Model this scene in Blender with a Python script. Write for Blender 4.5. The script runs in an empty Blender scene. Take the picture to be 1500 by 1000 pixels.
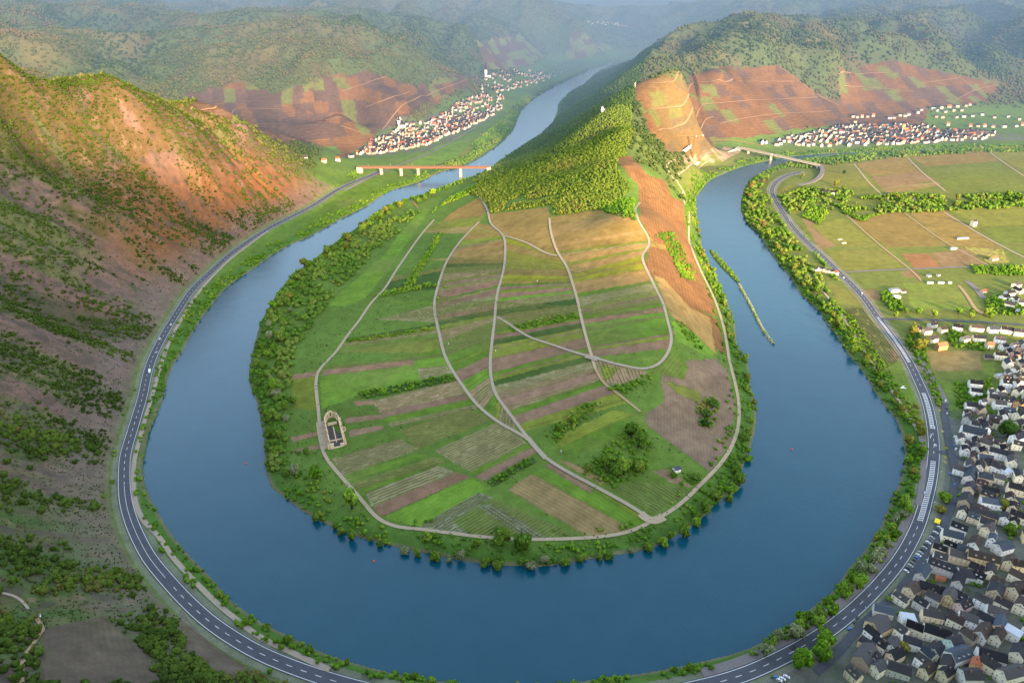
import bpy, bmesh, math, random
import numpy as np
from mathutils import Vector, Matrix
rng = np.random.default_rng(7)
random.seed(7)
SC = bpy.context.scene
COL = SC.collection
# ------------------------------------------------------------------ camera
F = 1000.0; H = 440.0; PITCH = math.radians(28.15)
cP, sP = math.cos(PITCH), math.sin(PITCH)
cam = bpy.data.cameras.new('camera'); co = bpy.data.objects.new('camera', cam); COL.objects.link(co)
co.location = (0, 0, H); co.rotation_euler = (math.pi/2 - PITCH, 0, 0)
cam.sensor_width = 36; cam.lens = 24.0; cam.clip_start = 1.0; cam.clip_end = 60000
SC.camera = co

def raydir(px, py):
    px = np.asarray(px, float); py = np.asarray(py, float)
    x = (px-750)/F; v = (py-500)/F
    return x, cP - v*sP, -sP - v*cP
def pz(px, py, z):
    """Point of height z seen at a place of the photograph."""
    dx, dy, dz = raydir(px, py)
    t = (z-H)/dz
    return np.stack([dx*t, dy*t, np.zeros_like(dx)+z], -1)

# ------------------------------------------------------------------ plans of the valley
RIVER_OUT = [(897,90),(885,97),(862,103),(830,118),(800,133),(772,152),(760,170),(752,190),(738,205),(715,222),(690,237),(665,247),(643,253),(613,267),(571,280),(539,301),(501,320),(457,345),(427,358),(400,373),(377,390),(333,421),(300,460),(283,486),(267,515),(250,543),(240,580),(230,606),(218,633),(212,666),(208,686),(213,716),(233,752),(253,784),(283,819),(310,846),(330,870),(353,890),(383,911),(417,928),(447,943),(490,962),(560,982),(620,994),(680,1002),(740,1005),(800,1003),(870,995),(950,984),(1020,970),(1100,949),(1148,921),(1185,893),(1222,864),(1238,838),(1262,811),(1284,781),(1299,750),(1310,722),(1318,704),(1325,672),(1322,642),(1311,613),(1295,594),(1279,570),(1262,543),(1241,517),(1227,495),(1209,471),(1200,456),(1172,430),(1159,408),(1137,382),(1121,358),(1108,339),(1097,330),(1086,307),(1088,283),(1100,263),(1123,250),(1157,239.5),(1220,230),(1300,224.5),(1400,221),(1560,219.5)]
RIVER_IN = [(1560,217.5),(1400,218.6),(1300,221.5),(1200,226),(1150,231),(1120,237),(1083,246),(1043,263),(1025,282),(1019,293),(1021,310),(1024,333),(1030,368),(1044,395),(1052,411),(1062,435),(1070,456),(1077,478),(1080,507),(1094,528),(1098,547),(1100,570),(1107,597),(1107,624),(1098,660),(1086,690),(1082,717),(1052,735),(1025,762),(1004,777),(980,789),(950,804),(905,812),(845,822),(800,829),(740,828),(715,826),(670,820),(625,810),(592,804),(544,792),(505,780),(475,766),(445,750),(421,732),(400,717),(395,708),(388,683),(387,650),(377,593),(365,560),(367,530),(373,503),(383,470),(397,446),(405,432),(417,416),(433,398),(459,384),(470,371),(490,357),(523,333),(552,311),(574,299),(603,290),(633,281),(667,267),(713,250),(740,230),(765,215),(783,203),(807,183),(815,167),(822,147),(850,127),(883,103),(905,86)]
ROAD = [(560,250),(543,257),(500,275),(453,304),(400,331),(360,356),(333,376),(307,400),(283,423),(267,446),(250,473),(237,496),(225,520),(216,546),(209,580),(200,610),(191,640),(184,663),(182,683),(182,716),(185,739),(193,766),(207,796),(220,819),(240,843),(260,866),(283,889),(310,913),(340,933),(373,953),(417,972),(467,990),(530,1008),(610,1024),(690,1033),(760,1036),(840,1033),(920,1025),(1000,1011),(1060,997),(1100,984),(1136,967),(1184,942),(1220,918),(1253,891),(1280,865),(1304,838),(1322,814),(1337,787),(1348,762),(1357,730),(1364,701),(1368,664),(1367,637),(1363,610),(1356,583),(1347,562),(1336,538),(1324,517),(1311,498),(1296,478),(1282,460),(1266,437),(1247,416),(1228,398),(1207,377),(1188,360),(1169,341),(1153,321),(1140,301),(1132,286),(1131,276),(1139,265),(1153,257),(1172,252)]
TRACK_A = [(636,322),(631,328),(619,341),(592,379),(576,403),(563,424),(544,443),(528,467),(507,494),(493,515),(477,531),(464,547),(463,570),(467,606),(469,639),(475,666),(493,690),(514,714),(532,735),(553,759),(580,771),(616,775),(655,780),(715,787),(785,790),(869,787),(920,779),(956,763),(980,750),(1004,732),(1028,708),(1049,687),(1067,663),(1079,636),(1083,606),(1080,576),(1073,547),(1068,526),(1062,488),(1054,459),(1044,432),(1028,400),(1014,368),(1009,347),(1010,315),(1006,291),(1001,280),(990,266),(991,258),(1002,250),(1020,243),(1040,236)]
TRACK_B = [(702,325),(683,344),(667,363),(654,384),(646,405),(638,432),(636,451),(642,483),(651,520),(661,540),(679,567),(700,594),(730,618),(773,643),(800,671),(830,690),(869,711),(920,739),(956,762)]
TRACK_C = [(696,278),(715,309),(718,328),(738,345),(740,370),(738,395),(728,432),(725,464),(720,507),(718,540),(724,573),(742,600),(772,640)]
TRACK_C2 = [(738,345),(774,357),(798,371),(816,375)]
TRACK_D = [(805,320),(807,341),(817,371),(830,389),(838,413),(846,440),(851,464),(859,496),(867,523),(872,540),(884,561),(908,579),(938,603)]
TRACK_E = [(728,464),(747,475),(771,492),(806,504),(838,515),(866,523),(883,528),(910,535),(942,541),(964,535),(980,515),(984,494),(977,467),(972,446),(961,424),(950,400),(940,381),(942,371),(954,356),(946,341),(934,323),(930,305),(938,297)]
EDGE_E = [(931,300),(934,323),(946,341),(954,356),(942,371),(940,381),(950,400),(961,424),(972,446),(977,467),(984,494),(980,515),(964,535),(955,545)]

def catmull(p, step):
    p = np.asarray(p, float); n = len(p); out = []
    q = np.vstack([2*p[0]-p[1], p, 2*p[-1]-p[-2]])
    for i in range(n-1):
        a, b, c, d = q[i], q[i+1], q[i+2], q[i+3]
        m = max(2, int(np.linalg.norm(c-b)/step))
        t = np.linspace(0, 1, m, endpoint=False)[:, None]
        out.append(.5*((2*b)+(c-a)*t+(2*a-5*b+4*c-d)*t*t+(3*b-a-3*c+d)*t**3))
    out.append(p[-1:]); return np.vstack(out)
def smooth(p, k=3):
    p = p.copy()
    for _ in range(k): p[1:-1] = .25*p[:-2]+.5*p[1:-1]+.25*p[2:]
    return p
def px2w(lst, z):
    a = np.array(lst, float); return pz(a[:, 0], a[:, 1], z)
ROADW = smooth(catmull(px2w(ROAD, 7.0)[:, :2], 6), 6)
RIVERW = np.vstack([catmull(px2w(RIVER_OUT, 0.)[:, :2], 9), catmull(px2w(RIVER_IN, 0.)[:, :2], 9)])

# ------------------------------------------------------------------ terrain heights
CT = []   # x, y, z
def cpx(*a):
    for (x, y, z) in a: CT.append(tuple(pz(x, y, z)))
def cw(*a):
    for p in a: CT.append(p)
# ridge of the steep hill on the left and the fall behind it
RIDGE = [(-120,30,385),(-60,55,358),(0,80,330),(60,104,300),(120,130,268),(180,147,240),(240,160,212),(290,172,188),(330,185,160),(370,200,130),(400,213,104),(450,240,52),(480,256,20),(502,266,8)]
for x, y, z in RIDGE:
    cpx((x, y, z)); q = pz(x, y, z)
    cw((q[0]*1.10, q[1]*1.16, z*.72), (q[0]*1.2, q[1]*1.35, z*.45+4))
# face of that hill, measured from the road
seg = ROADW
ln = np.concatenate([[0], np.cumsum(np.linalg.norm(np.diff(seg, axis=0), axis=1))])
for s in np.arange(60, ln[-1], 70.):
    i = int(np.searchsorted(ln, s)); i = min(max(i, 1), len(seg)-2)
    p = seg[i]; t = seg[i+1]-seg[i-1]; t /= np.linalg.norm(t); nrm = np.array([t[1], -t[0]])  # away from the river
    if p[0] < 40 and p[1] < 1500:
        far = p[1] > 1180
        for d in ((25, 55) if far else (25, 60, 110, 170, 240) if p[1] > 700 else (25, 60, 120, 190, 270, 360)):
            q = p+nrm*d
            if q[1] < -20: continue
            k = (.60 if far else .70 if p[1] > 800 else .74)
            cw((q[0], q[1], 7+k*(d-10)))
    elif p[0] >= 40 and p[1] < 420:
        q = p+nrm*30; cw((q[0], q[1], 9.))
cw((-900,-150,470),(-500,-150,480),(-240,-150,475),(-120,-150,462),(0,-150,436),(100,-150,414),(200,-150,398),(-500,-420,560),(-240,-420,545),(0,-420,500),(400,-150,378),(560,-150,350),(650,-150,315),(750,-150,262),(900,-150,240),(1070,-150,232),(1300,-150,222),(1700,-150,240),  # unseen mountain behind the camera, crest heights shaped for the shadow it casts
   (-900,-700,520),(-300,-700,500),(300,-700,380),(800,-700,240),(1400,-700,210),(2000,-600,260),
   (0,60,275),(150,60,262),(300,40,235),(450,40,190),(0,150,185),(150,160,150),(300,170,95),(420,150,90),(560,60,140),(700,60,130),(900,60,120),(700,250,38),(900,260,45),(1100,300,50),(1400,300,70),
   (-900,500,370),(-1100,900,400),(-1300,1300,430),(-1500,300,440),(-2000,1500,420),(1500,800,25),(1900,1200,60))
# peninsula
cpx((470,600,9),(600,600,14),(720,600,18),(800,560,26),(880,560,36),(945,555,42),(1000,560,36),(1040,580,18),(900,640,26),(800,700,12),(880,700,17),(700,700,10),(600,700,9),(700,770,7),(900,760,8),(980,660,20),(1030,660,12),
    (510,490,9),(570,470,13),(640,450,22),(728,460,34),(790,455,44),(850,460,54),(920,455,66),(972,450,70),(1000,450,58),(1030,460,26),(985,500,58),(1010,500,42),(1045,510,16),
    (540,400,7),(592,379,12),(654,384,28),(738,390,48),(830,389,68),(890,385,82),(940,381,90),(972,385,76),(1000,390,42),
    (600,330,8),(640,325,18),(718,328,46),(805,320,80),(880,315,100),(932,318,112),(965,320,88),(990,325,50),
    (690,275,18),(720,275,36),(780,262,66),(850,242,100),(900,240,122),(930,245,124),(960,250,100),(980,260,55),
    (760,236,26),(820,206,74),(870,205,112),(905,200,136),(925,190,146),(883,168,150),(850,158,70),(835,160,30),(930,124,190),(905,118,120),(880,122,60),(950,88,205),(925,92,110),(1000,54,232),(970,66,170),(1040,48,245),(948,165,150),
    # vineyards and hills around the far right village
    (1020,240,11),(1060,220,12),(1100,213,12),(1200,213,8),(1300,213,6),(1300,182,20),(1400,165,28),(1450,200,8),(1500,200,8),(1500,165,24),
    (1000,130,176),(1000,190,66),(1060,180,62),(1060,120,152),(1140,150,88),(1140,100,166),(1200,172,36),(1200,140,88),(1250,152,58),(1250,110,130),(1350,140,70),(1350,105,130),(1450,140,58),(1450,105,118),
    (1050,82,205),(1100,35,265),(1150,75,215),(1200,40,255),(1300,48,228),(1220,92,180),(1300,90,165),(1400,78,182),(1500,100,120),(1500,58,205),(1400,30,252),(1500,8,292),(1200,8,285),(1100,10,275),(1650,100,120),(1700,30,250),(1650,200,10),
    # plain on the right
    (1200,300,6),(1300,300,7),(1400,300,8),(1500,300,9),(1600,300,10),(1200,400,7),(1300,400,8),(1400,400,9),(1500,400,10),(1650,400,14),(1400,480,9),(1500,480,12),(1400,250,7),(1500,250,8),(1250,250,6),(1420,560,9),(1500,560,13),(1420,640,9),(1500,640,14),(1420,720,9),(1500,720,16),(1400,800,9),(1500,800,17),(1400,880,11),(1500,880,20),(1300,960,9),(1400,960,16),(1500,980,24),(1250,1000,9),(1650,700,35),
    # hills on the far left
    (0,20,300),(100,40,262),(200,60,228),(300,110,150),(330,150,90),(400,60,240),(400,120,140),(450,130,125),(450,180,58),(480,215,14),(500,170,70),(530,230,9),(560,190,30),(560,140,110),(560,90,180),(520,40,250),(600,60,220),(600,130,105),(640,150,45),(600,200,9),(650,180,9),(700,120,40),(660,100,105),(640,60,185),(700,60,172),(760,5,300),(700,20,262),(640,15,270),(850,40,180),(870,70,60),(830,90,9),(750,108,12),(800,70,75),(760,60,125),(300,20,275),(200,5,290),(0,0,320),(-200,0,330),(800,8,280),
    (900,40,60),(950,30,100),(870,10,180),(950,0,240),(1000,12,225),(1050,5,270),(620,225,7),(680,195,7),(735,165,6))
for X in range(-12000, 12001, 2400): cw((X, 12000, 360), (X, 9000, 300))
for L in (RIVER_OUT, RIVER_IN):
    w = px2w(L, 2.5)
    for i in range(0, len(w), 2): cw(tuple(w[i]))
for i in range(0, len(ROADW), 14): cw((ROADW[i][0], ROADW[i][1], 7.))
CT = np.array(CT)
keep = []                                    # drop controls that sit on top of each other
for i, p in enumerate(CT):
    if all(np.hypot(*(CT[j][:2]-p[:2])) > 6 for j in keep): keep.append(i)
CT = CT[keep]
def kern(r2): return -np.sqrt(r2+30.0**2)
def rbf_fit(P):
    n = len(P); d2 = ((P[:, None, :2]-P[None, :, :2])**2).sum(-1)/1.
    A = np.zeros((n+3, n+3)); A[:n, :n] = kern(d2); A[:n, :n] -= np.eye(n)*0.6
    A[:n, n] = 1; A[:n, n+1:] = P[:, :2]/1000; A[n:, :n] = A[:n, n:].T
    b = np.zeros(n+3); b[:n] = P[:, 2]
    return np.linalg.solve(A, b)
W = rbf_fit(CT)
# grid of the ground: rows of constant Y, columns that fan out
ys = list(np.arange(-800, 150, 14.))
y = 150.
while y < 12500: ys.append(y); y += max(1.15, y*.0030)
YR = np.array(ys); UN = 1060
US = np.linspace(-.86, .86, UN)
NX, NY = UN, len(YR)
tt = np.clip((YR+60)/330, 0, 1)
GW = np.maximum(YR, 0)+420*np.clip(1-YR/3000, .45, 1)+1400*(1-tt*tt*(3-2*tt))
GX = US[None, :]*GW[:, None]
GY = np.repeat(YR[:, None], NX, 1)

def rbf_eval(x, y):
    out = np.empty(x.size); xf, yf = x.ravel(), y.ravel(); n = len(CT)
    px, py = CT[:, 0].astype(np.float32), CT[:, 1].astype(np.float32); w = W[:n].astype(np.float32)
    for a in range(0, xf.size, 60000):
        xa, ya = xf[a:a+60000].astype(np.float32), yf[a:a+60000].astype(np.float32)
        d2 = (xa[:, None]-px)**2; d2 += (ya[:, None]-py)**2; d2 += 900.
        np.sqrt(d2, out=d2)
        out[a:a+60000] = -(d2@w)
    out += W[n]+W[n+1]*xf/1000+W[n+2]*yf/1000
    return out.reshape(x.shape)
# evaluate on every third row and column, then interpolate
jr = np.unique(np.r_[np.arange(0, NY, 3), NY-1]); ic = np.unique(np.r_[np.arange(0, NX, 3), NX-1])
zc = rbf_eval(GX[np.ix_(jr, ic)], GY[np.ix_(jr, ic)])
tmp = np.stack([np.interp(np.arange(NX), ic, r) for r in zc])
GZ = np.empty((NY, NX))
for i in range(NX): GZ[:, i] = np.interp(np.arange(NY), jr, tmp[:, i])

def hash2(ix, iy, seed):
    h = (ix.astype(np.int64)*374761393+iy.astype(np.int64)*668265263+seed*144665) & 0x7fffffff
    h = ((h ^ (h >> 13))*1274126177) & 0x7fffffff
    return ((h ^ (h >> 16)) & 0xffff)/65535.
def vnoise(x, y, seed=0):
    ix = np.floor(x); iy = np.floor(y); fx = x-ix; fy = y-iy
    fx = fx*fx*(3-2*fx); fy = fy*fy*(3-2*fy)
    a = hash2(ix, iy, seed); b = hash2(ix+1, iy, seed); c = hash2(ix, iy+1, seed); d = hash2(ix+1, iy+1, seed)
    return (a*(1-fx)+b*fx)*(1-fy)+(c*(1-fx)+d*fx)*fy
def fbm(x, y, seed=0, o=4):
    s = 0; a = .5
    for k in range(o): s = s+a*vnoise(x*2**k, y*2**k, seed+k*17); a *= .5
    return s/(1-.5**o)
def sstep(a, b, x):
    t = np.clip((x-a)/(b-a), 0, 1); return t*t*(3-2*t)

def win(x0, x1, y0, y1):
    j0, j1 = np.searchsorted(YR, [y0, y1]); j0 = max(j0-1, 0); j1 = min(j1+1, NY)
    if j1 <= j0: return None
    wmin, wmax = GW[j0:j1].min(), GW[j0:j1].max()
    u0 = min(x0/wmin, x0/wmax); u1 = max(x1/wmin, x1/wmax)
    i0, i1 = np.searchsorted(US, [u0, u1]); i0 = max(i0-1, 0); i1 = min(i1+1, NX)
    if i1 <= i0: return None
    return slice(j0, j1), slice(i0, i1)
def line_dist(line, R, signed=False):
    """Distance of every ground vertex to a polyline (up to R), the length along it, and the side."""
    D = np.full((NY, NX), R, np.float32); S = np.zeros((NY, NX), np.float32); G = np.zeros((NY, NX), np.int8)
    s = 0.
    for a, b in zip(line[:-1], line[1:]):
        L = math.hypot(*(b-a))
        if L < 1e-6: continue
        w = win(min(a[0], b[0])-R, max(a[0], b[0])+R, min(a[1], b[1])-R, max(a[1], b[1])+R)
        if w is not None:
            x = GX[w]-a[0]; yy = GY[w]-a[1]; t = np.clip((x*(b[0]-a[0])+yy*(b[1]-a[1]))/(L*L), 0, 1)
            d = np.hypot(x-t*(b[0]-a[0]), yy-t*(b[1]-a[1]))
            m = d < D[w]
            D[w] = np.where(m, d, D[w]); S[w] = np.where(m, s+t*L, S[w])
            G[w] = np.where(m, np.sign((b[0]-a[0])*yy-(b[1]-a[1])*x), G[w])
        s += L
    return D, S, G
def poly_mask(poly, jx=None):
    """Ground vertices inside a closed plan polygon (scanline, the rows have constant Y)."""
    p = np.asarray(poly)[:, :2]; q = np.roll(p, -1, 0); M = np.zeros((NY, NX), bool)
    j0, j1 = np.searchsorted(YR, [p[:, 1].min(), p[:, 1].max()])
    for j in range(j0, j1):
        Y = YR[j]; c = (p[:, 1] <= Y) != (q[:, 1] <= Y)
        if not c.any(): continue
        xs = np.sort(p[c, 0]+(Y-p[c, 1])/(q[c, 1]-p[c, 1])*(q[c, 0]-p[c, 0]))
        M[j] = np.searchsorted(xs, GX[j] if jx is None else GX[j]+jx[j]) % 2 == 1
    return M
RIVM = poly_mask(RIVERW)
RIVD, RIVS, _ = line_dist(np.vstack([RIVERW, RIVERW[:1]]), 160.)
ROADD, ROADS, ROADG = line_dist(ROADW, 900.)
# gullies and spurs on the steep left face; rolling detail elsewhere
n1 = fbm(GX/260, GY/260, 3, 4)-.5
hill = sstep(35, 140, GZ)
LEFT = (ROADG < 0) & (GX < 80) & (ROADD < 900) & (GY < 1560)
LW = np.where(LEFT, sstep(15, 120, ROADD), 0)*sstep(1600, 1250, GY)
LW = np.maximum(LW, np.where((GX < -560) & (GY < 1800) & (GY > 300), sstep(40, 140, GZ), 0))
sc_ = ROADS+45*(fbm(GX/90, GY/90, 9, 3)-.5)*2
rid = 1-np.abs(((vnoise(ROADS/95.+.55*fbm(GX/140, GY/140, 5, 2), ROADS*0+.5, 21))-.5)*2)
rid2 = np.abs(((vnoise(ROADS/34.+.6*fbm(GX/80, GY/80, 6, 2), ROADS*0+.5, 31))-.5)*2)
nearf = sstep(620, 950, GY)
amp = (36+46*nearf)*(1-.55*sstep(210, 330, GZ))
GZ = GZ+LW*(amp*(rid-.62)+(11+12*nearf)*(rid2-.4)+13*(fbm(GX/30, GY/30, 8, 5)-.5)+3.2*(np.abs(vnoise(ROADS/9.+.8*fbm(GX/30, GY/30, 7, 2), ROADD/160., 33)-.5)*2-.5))
far = sstep(1500, 2300, GY)
ridf = 1-np.abs(fbm(GX/330, GY/420, 41, 4)-.5)*2
PENB = sstep(0, 1, ((GX > -60)&(GX < 560)&(GY < 2500)).astype(float))
hi = sstep(110, 190, GZ)*(1-PENB)+.18*(1-PENB)
GZ = GZ+hill*far*hi*(150*(ridf-.74)+45*n1)+hill*(1-far)*(1-np.clip(LW*2, 0, 1))*(GY > 150)*6*n1*2
GZ = np.where(GY < 12500, GZ, GZ)
# flats, banks, river bed, roadbed
land = np.maximum(GZ, 3.0+1.2*fbm(GX/60, GY/60, 12, 2))
bank = .35+np.minimum(RIVD, 60)*.30
k = sstep(0, 40, RIVD)
land = np.where(RIVD < 60, np.minimum(land, bank*(1-k)+land*k), land)
GZ = np.where(RIVM, -.6-np.minimum(RIVD*.25, 4), land)
kr = sstep(9.5, 22, ROADD)
GZ = np.where((ROADD < 22) & ~RIVM, (6.75)*(1-kr)+GZ*kr, GZ)

def height(x, y):
    x = np.asarray(x, float); y = np.asarray(y, float)
    j = np.clip(np.searchsorted(YR, y)-1, 0, NY-2); ty = np.clip((y-YR[j])/(YR[j+1]-YR[j]), 0, 1)
    w = GW[j]*(1-ty)+GW[j+1]*ty
    u = (x/w-US[0])/(US[1]-US[0]); i = np.clip(np.floor(u).astype(int), 0, NX-2); tx = np.clip(u-i, 0, 1)
    return (GZ[j, i]*(1-tx)+GZ[j, i+1]*tx)*(1-ty)+(GZ[j+1, i]*(1-tx)+GZ[j+1, i+1]*tx)*ty
TS = 120*1.012**np.arange(400)
def hit(px, py):
    """Where the ground is that the photograph shows at a pixel."""
    px = np.atleast_1d(np.asarray(px, float)); py = np.atleast_1d(np.asarray(py, float))
    dx, dy, dz = raydir(px, py)
    lo = np.full(px.shape, TS[0]); hi = np.full(px.shape, TS[-1]); done = np.zeros(px.shape, bool); prev = TS[0]
    for t in TS[1:]:
        b = (H+dz*t <= height(dx*t, dy*t)) & ~done
        lo[b] = prev; hi[b] = t; done |= b; prev = t
        if done.all(): break
    for _ in range(14):
        m = (lo+hi)/2; b = H+dz*m <= height(dx*m, dy*m); hi = np.where(b, m, hi); lo = np.where(b, lo, m)
    X, Y = dx*hi, dy*hi
    return np.stack([X, Y, height(X, Y)], -1)
def hitl(lst, dens=0):
    a = np.array(lst, float)
    if dens:
        a = catmull(a, dens)
    return hit(a[:, 0], a[:, 1])
def dens_poly(p, step=12):
    p = np.asarray(p, float); out = []
    for a, b in zip(p, np.roll(p, -1, 0)):
        m = max(1, int(np.hypot(*(b-a))/step)); t = np.linspace(0, 1, m, endpoint=False)[:, None]; out.append(a+(b-a)*t)
    return np.vstack(out)
# ------------------------------------------------------------------ colours of the ground (base colours, sunlit warmth mixed in)
PAL = {  # name: (colour, row colour, row spacing m, row strength)
 'g': ((.098,.172,.020),(.078,.138,.017),4,.5), 'G': ((.118,.215,.024),(.098,.180,.021),4,.4), 'y': ((.160,.190,.026),(.125,.155,.024),4,.6),
 'Y': ((.205,.205,.020),(.170,.175,.020),4,.6),  'h': ((.050,.095,.020),(.040,.075,.016),5,.3),  # Y: sunlit copy of y, warm light put into the colour
 'b':  ((.245,.148,.088),(.190,.115,.068),3.,.6), 'b2':((.215,.138,.086),(.165,.108,.068),3.,.6), 'bo': ((.250,.165,.050),(.190,.140,.036),3.5,.6),
 'vt': ((.225,.190,.095),(.150,.155,.055),3.3,.6), 'vg': ((.150,.160,.045),(.105,.132,.030),3.3,.6), 'vg2': ((.120,.172,.038),(.092,.140,.028),3.3,.6),
 'vb': ((.270,.185,.112),(.200,.160,.075),3.8,.7),'vo': ((.245,.165,.050),(.175,.138,.036),3.5,.7), 'po': ((.290,.185,.068),(.210,.145,.046),3.5,.8),
 'p': ((.260,.225,.125),(.165,.170,.065),3.6,.7), 'pv': ((.240,.240,.165),(.150,.175,.085),3.4,.7), 'tan':((.260,.190,.080),(.210,.150,.065),4,.6),
 's': ((.135,.085,.058),(.108,.068,.046),4,.7), 'so': ((.200,.105,.042),(.165,.085,.034),5,.7), 'sb': ((.180,.122,.088),(.140,.108,.062),3.4,.35), 'sl': ((.118,.088,.066),(.098,.090,.050),3.2,.55), 'red':((.330,.120,.065),(.310,.112,.06),6,.3),  # so: slate of the lit slopes, orange sunlight put into the colour
 'dirt':((.29,.21,.15),(.25,.18,.13),6,.3), 'asph':((.07,.068,.07),(.06,.058,.06),6,.2), 'gr':((.21,.20,.185),(.19,.18,.165),6,.2)}
n_a = fbm(GX/90, GY/90, 51, 4); n_b = fbm(GX/26, GY/26, 52, 4); n_c = fbm(GX/9, GY/9, 53, 3); n_d = fbm(GX/300, GY/300, 54, 4)
C1 = np.zeros((NY, NX, 3)); C1[:] = (.084,.142,.024)
C1 *= (.8+.5*n_a)[..., None]
def mixc(M, col, soft=1.):
    M = np.clip(np.asarray(M, float)*soft, 0, 1)[..., None]; C1[:] = C1*(1-M)+np.array(col)*M
# hills: woods, scrub and bare slate
FOR = sstep(28, 60, GZ)*sstep(1250, 1600, GY)
mixc(FOR, (.072,.098,.036)); mixc(FOR*sstep(.52, .66, n_d), (.105,.102,.042)); mixc(FOR*sstep(.55, .75, n_a), (.090,.072,.036), .7)
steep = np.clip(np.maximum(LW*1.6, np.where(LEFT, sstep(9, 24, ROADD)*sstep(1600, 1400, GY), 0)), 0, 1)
stri = fbm(ROADS/13.+.4*n_b, ROADD/75., 61, 4)
stri2 = .65*fbm(ROADS/27.+.5*n_a, ROADD/210., 62, 3)+.35*fbm(ROADS/60.+.6*n_a, ROADD/120., 63, 2)
up = sstep(120, 290, ROADD)
slate = np.array((.132,.088,.068))
mixc(steep, slate)
mixc(steep*sstep(.45, .75, stri), (.168,.104,.074), .8)
mixc(steep*sstep(.46, .58, stri2+.22*up-.06+.25*sstep(700, 300, GY)*sstep(.35,.6,n_a)), (.082,.105,.032), .75)
mixc(steep*sstep(.54, .66, n_b*.5+stri*.5+.10*up), (.040,.066,.020), .85)
mixc(steep*sstep(950, 1100, GY)*sstep(.50, .60, n_b+.30*sstep(90, 200, GZ)-.06), (.100,.062,.024), .75)  # upper sunlit face: warm light mixed into the ground colour
mixc(steep*sstep(560, 380, GY)*sstep(.38, .52, n_b*.6+stri*.4), (.060,.105,.026), .8)
mixc(steep*sstep(900, 1050, GY)*sstep(170, 60, GZ), (.172,.072,.027), .9)  # lower sunlit rock: orange sun glow mixed into the ground colour
mixc(steep*sstep(.60, .72, n_c*.6+n_b*.4), (.20,.130,.085), .6)
mixc(steep*sstep(.46, .36, n_c*.55+stri*.45), (.066,.056,.042), .65)  # crevice shade put into the colour
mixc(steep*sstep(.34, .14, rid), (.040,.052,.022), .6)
mixc(LEFT*sstep(11, 15, ROADD)*sstep(70, 30, ROADD), (.160,.126,.100), .5)
# banks of the river
bk = sstep(30, 4, RIVD)*(~RIVM)
mixc(bk, (.055,.125,.020), .8); mixc(sstep(4.5, 1.5, RIVD)*(~RIVM), (.16,.13,.09), .7)
RU = np.zeros((NY, NX)); RS = np.zeros((NY, NX)); C2 = C1*.8
FLD = np.zeros((NY, NX), bool)
JX = (n_c-.5)*5; JB = (n_b-.5)*60
VROWS = []
def paint(wpoly, kind, rowdir=None, jit=.10, rows=True):
    m = poly_mask(wpoly, JX)&~RIVM
    if not m.any(): return
    c, c2, sp, st = PAL[kind]
    d = wpoly[-1][:2]-wpoly[0][:2] if rowdir is None else np.asarray(rowdir, float)
    d = d/(np.linalg.norm(d)+1e-9)
    u = (-d[1]*GX[m]+d[0]*GY[m])
    f = 1+rng.uniform(-jit, jit)
    pat = (.70+.40*n_b[m]+.36*(n_c[m]-.3))[:, None]
    dry = sstep(.50, .70, n_a[m])[:, None]*.35
    cc = np.array(c)*f*pat
    C1[m] = cc*(1-dry)+np.array((.17,.15,.06))*dry*(1 if kind in 'gGyYvgvg2' else .5)+cc*dry*(0 if kind in 'gGyYvgvg2' else .5)
    if kind in ('vt','vg','vg2','vb','p','pv') and wpoly[:, 1].max() < 1250: VROWS.append((wpoly[:, :2], d, sp if sp > 3.3 else 3.3, kind)); sp = max(sp, 3.3)
    C2[m] = np.array(c2)*f*pat; RU[m] = u/sp; RS[m] = st if rows else 0; FLD[m] = True
def quad(pxl, kind, row=(0, 1), **k):
    """A field given by its corners in the photograph; rows run along the edge ROW."""
    w = hitl(dens_poly(pxl)); a = hitl([pxl[row[0]], pxl[row[1]]]); paint(w, kind, (a[1]-a[0])[:2], **k)
def xat(line, y):
    l = np.array(sorted(line, key=lambda p: p[1]), float); return float(np.interp(y, l[:, 1], l[:, 0]))
FAM = {'g': 'gyvg2', 'G': 'gGy'}
def strips(L, R, yl, yr, lst):
    full = []; a0, b0 = yl, yr
    for (a, b, kind) in lst:                      # wide strips are several narrow holdings
        w_ = max(a-a0, b-b0); n = 1 if w_ < 6.5 else 2 if w_ < 10 else 3 if w_ < 15 else 4
        alt = {'g': ['g','y','vg2','vt','b2'], 'G': ['G','g','vg2'], 'y': ['y','vt','vg','vb'], 'Y': ['Y','y','vo'], 'vg': ['vg','vt','vb','b2'], 'vg2': ['vg2','g','vt','vb'], 'vo': ['vo','bo','po'], 'po': ['po','vo'], 'bo': ['bo','vo','po'], 'vb': ['vb','b2','vt']}.get(kind, [kind])
        cuts = np.sort(rng.uniform(.2, .8, n-1))
        for q, c_ in enumerate(list(cuts)+[1.]): full.append((a0+(a-a0)*c_, b0+(b-b0)*c_, kind if q == 0 or rng.random() < .4 else alt[rng.integers(len(alt))]))
        a0, b0 = a, b
    for (a, b, kind) in full:
        p = [(xat(L, yl), yl), (xat(R, yr), yr), (xat(R, b), b), (xat(L, a), a)]
        mids = np.linspace(yr, b, 4)[1:-1]; p[2:2] = [(xat(R, m), m) for m in mids]
        p += [(xat(L, m), m) for m in np.linspace(a, yl, 4)[1:-1]]
        quad(p, kind); yl, yr = a, b
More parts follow.
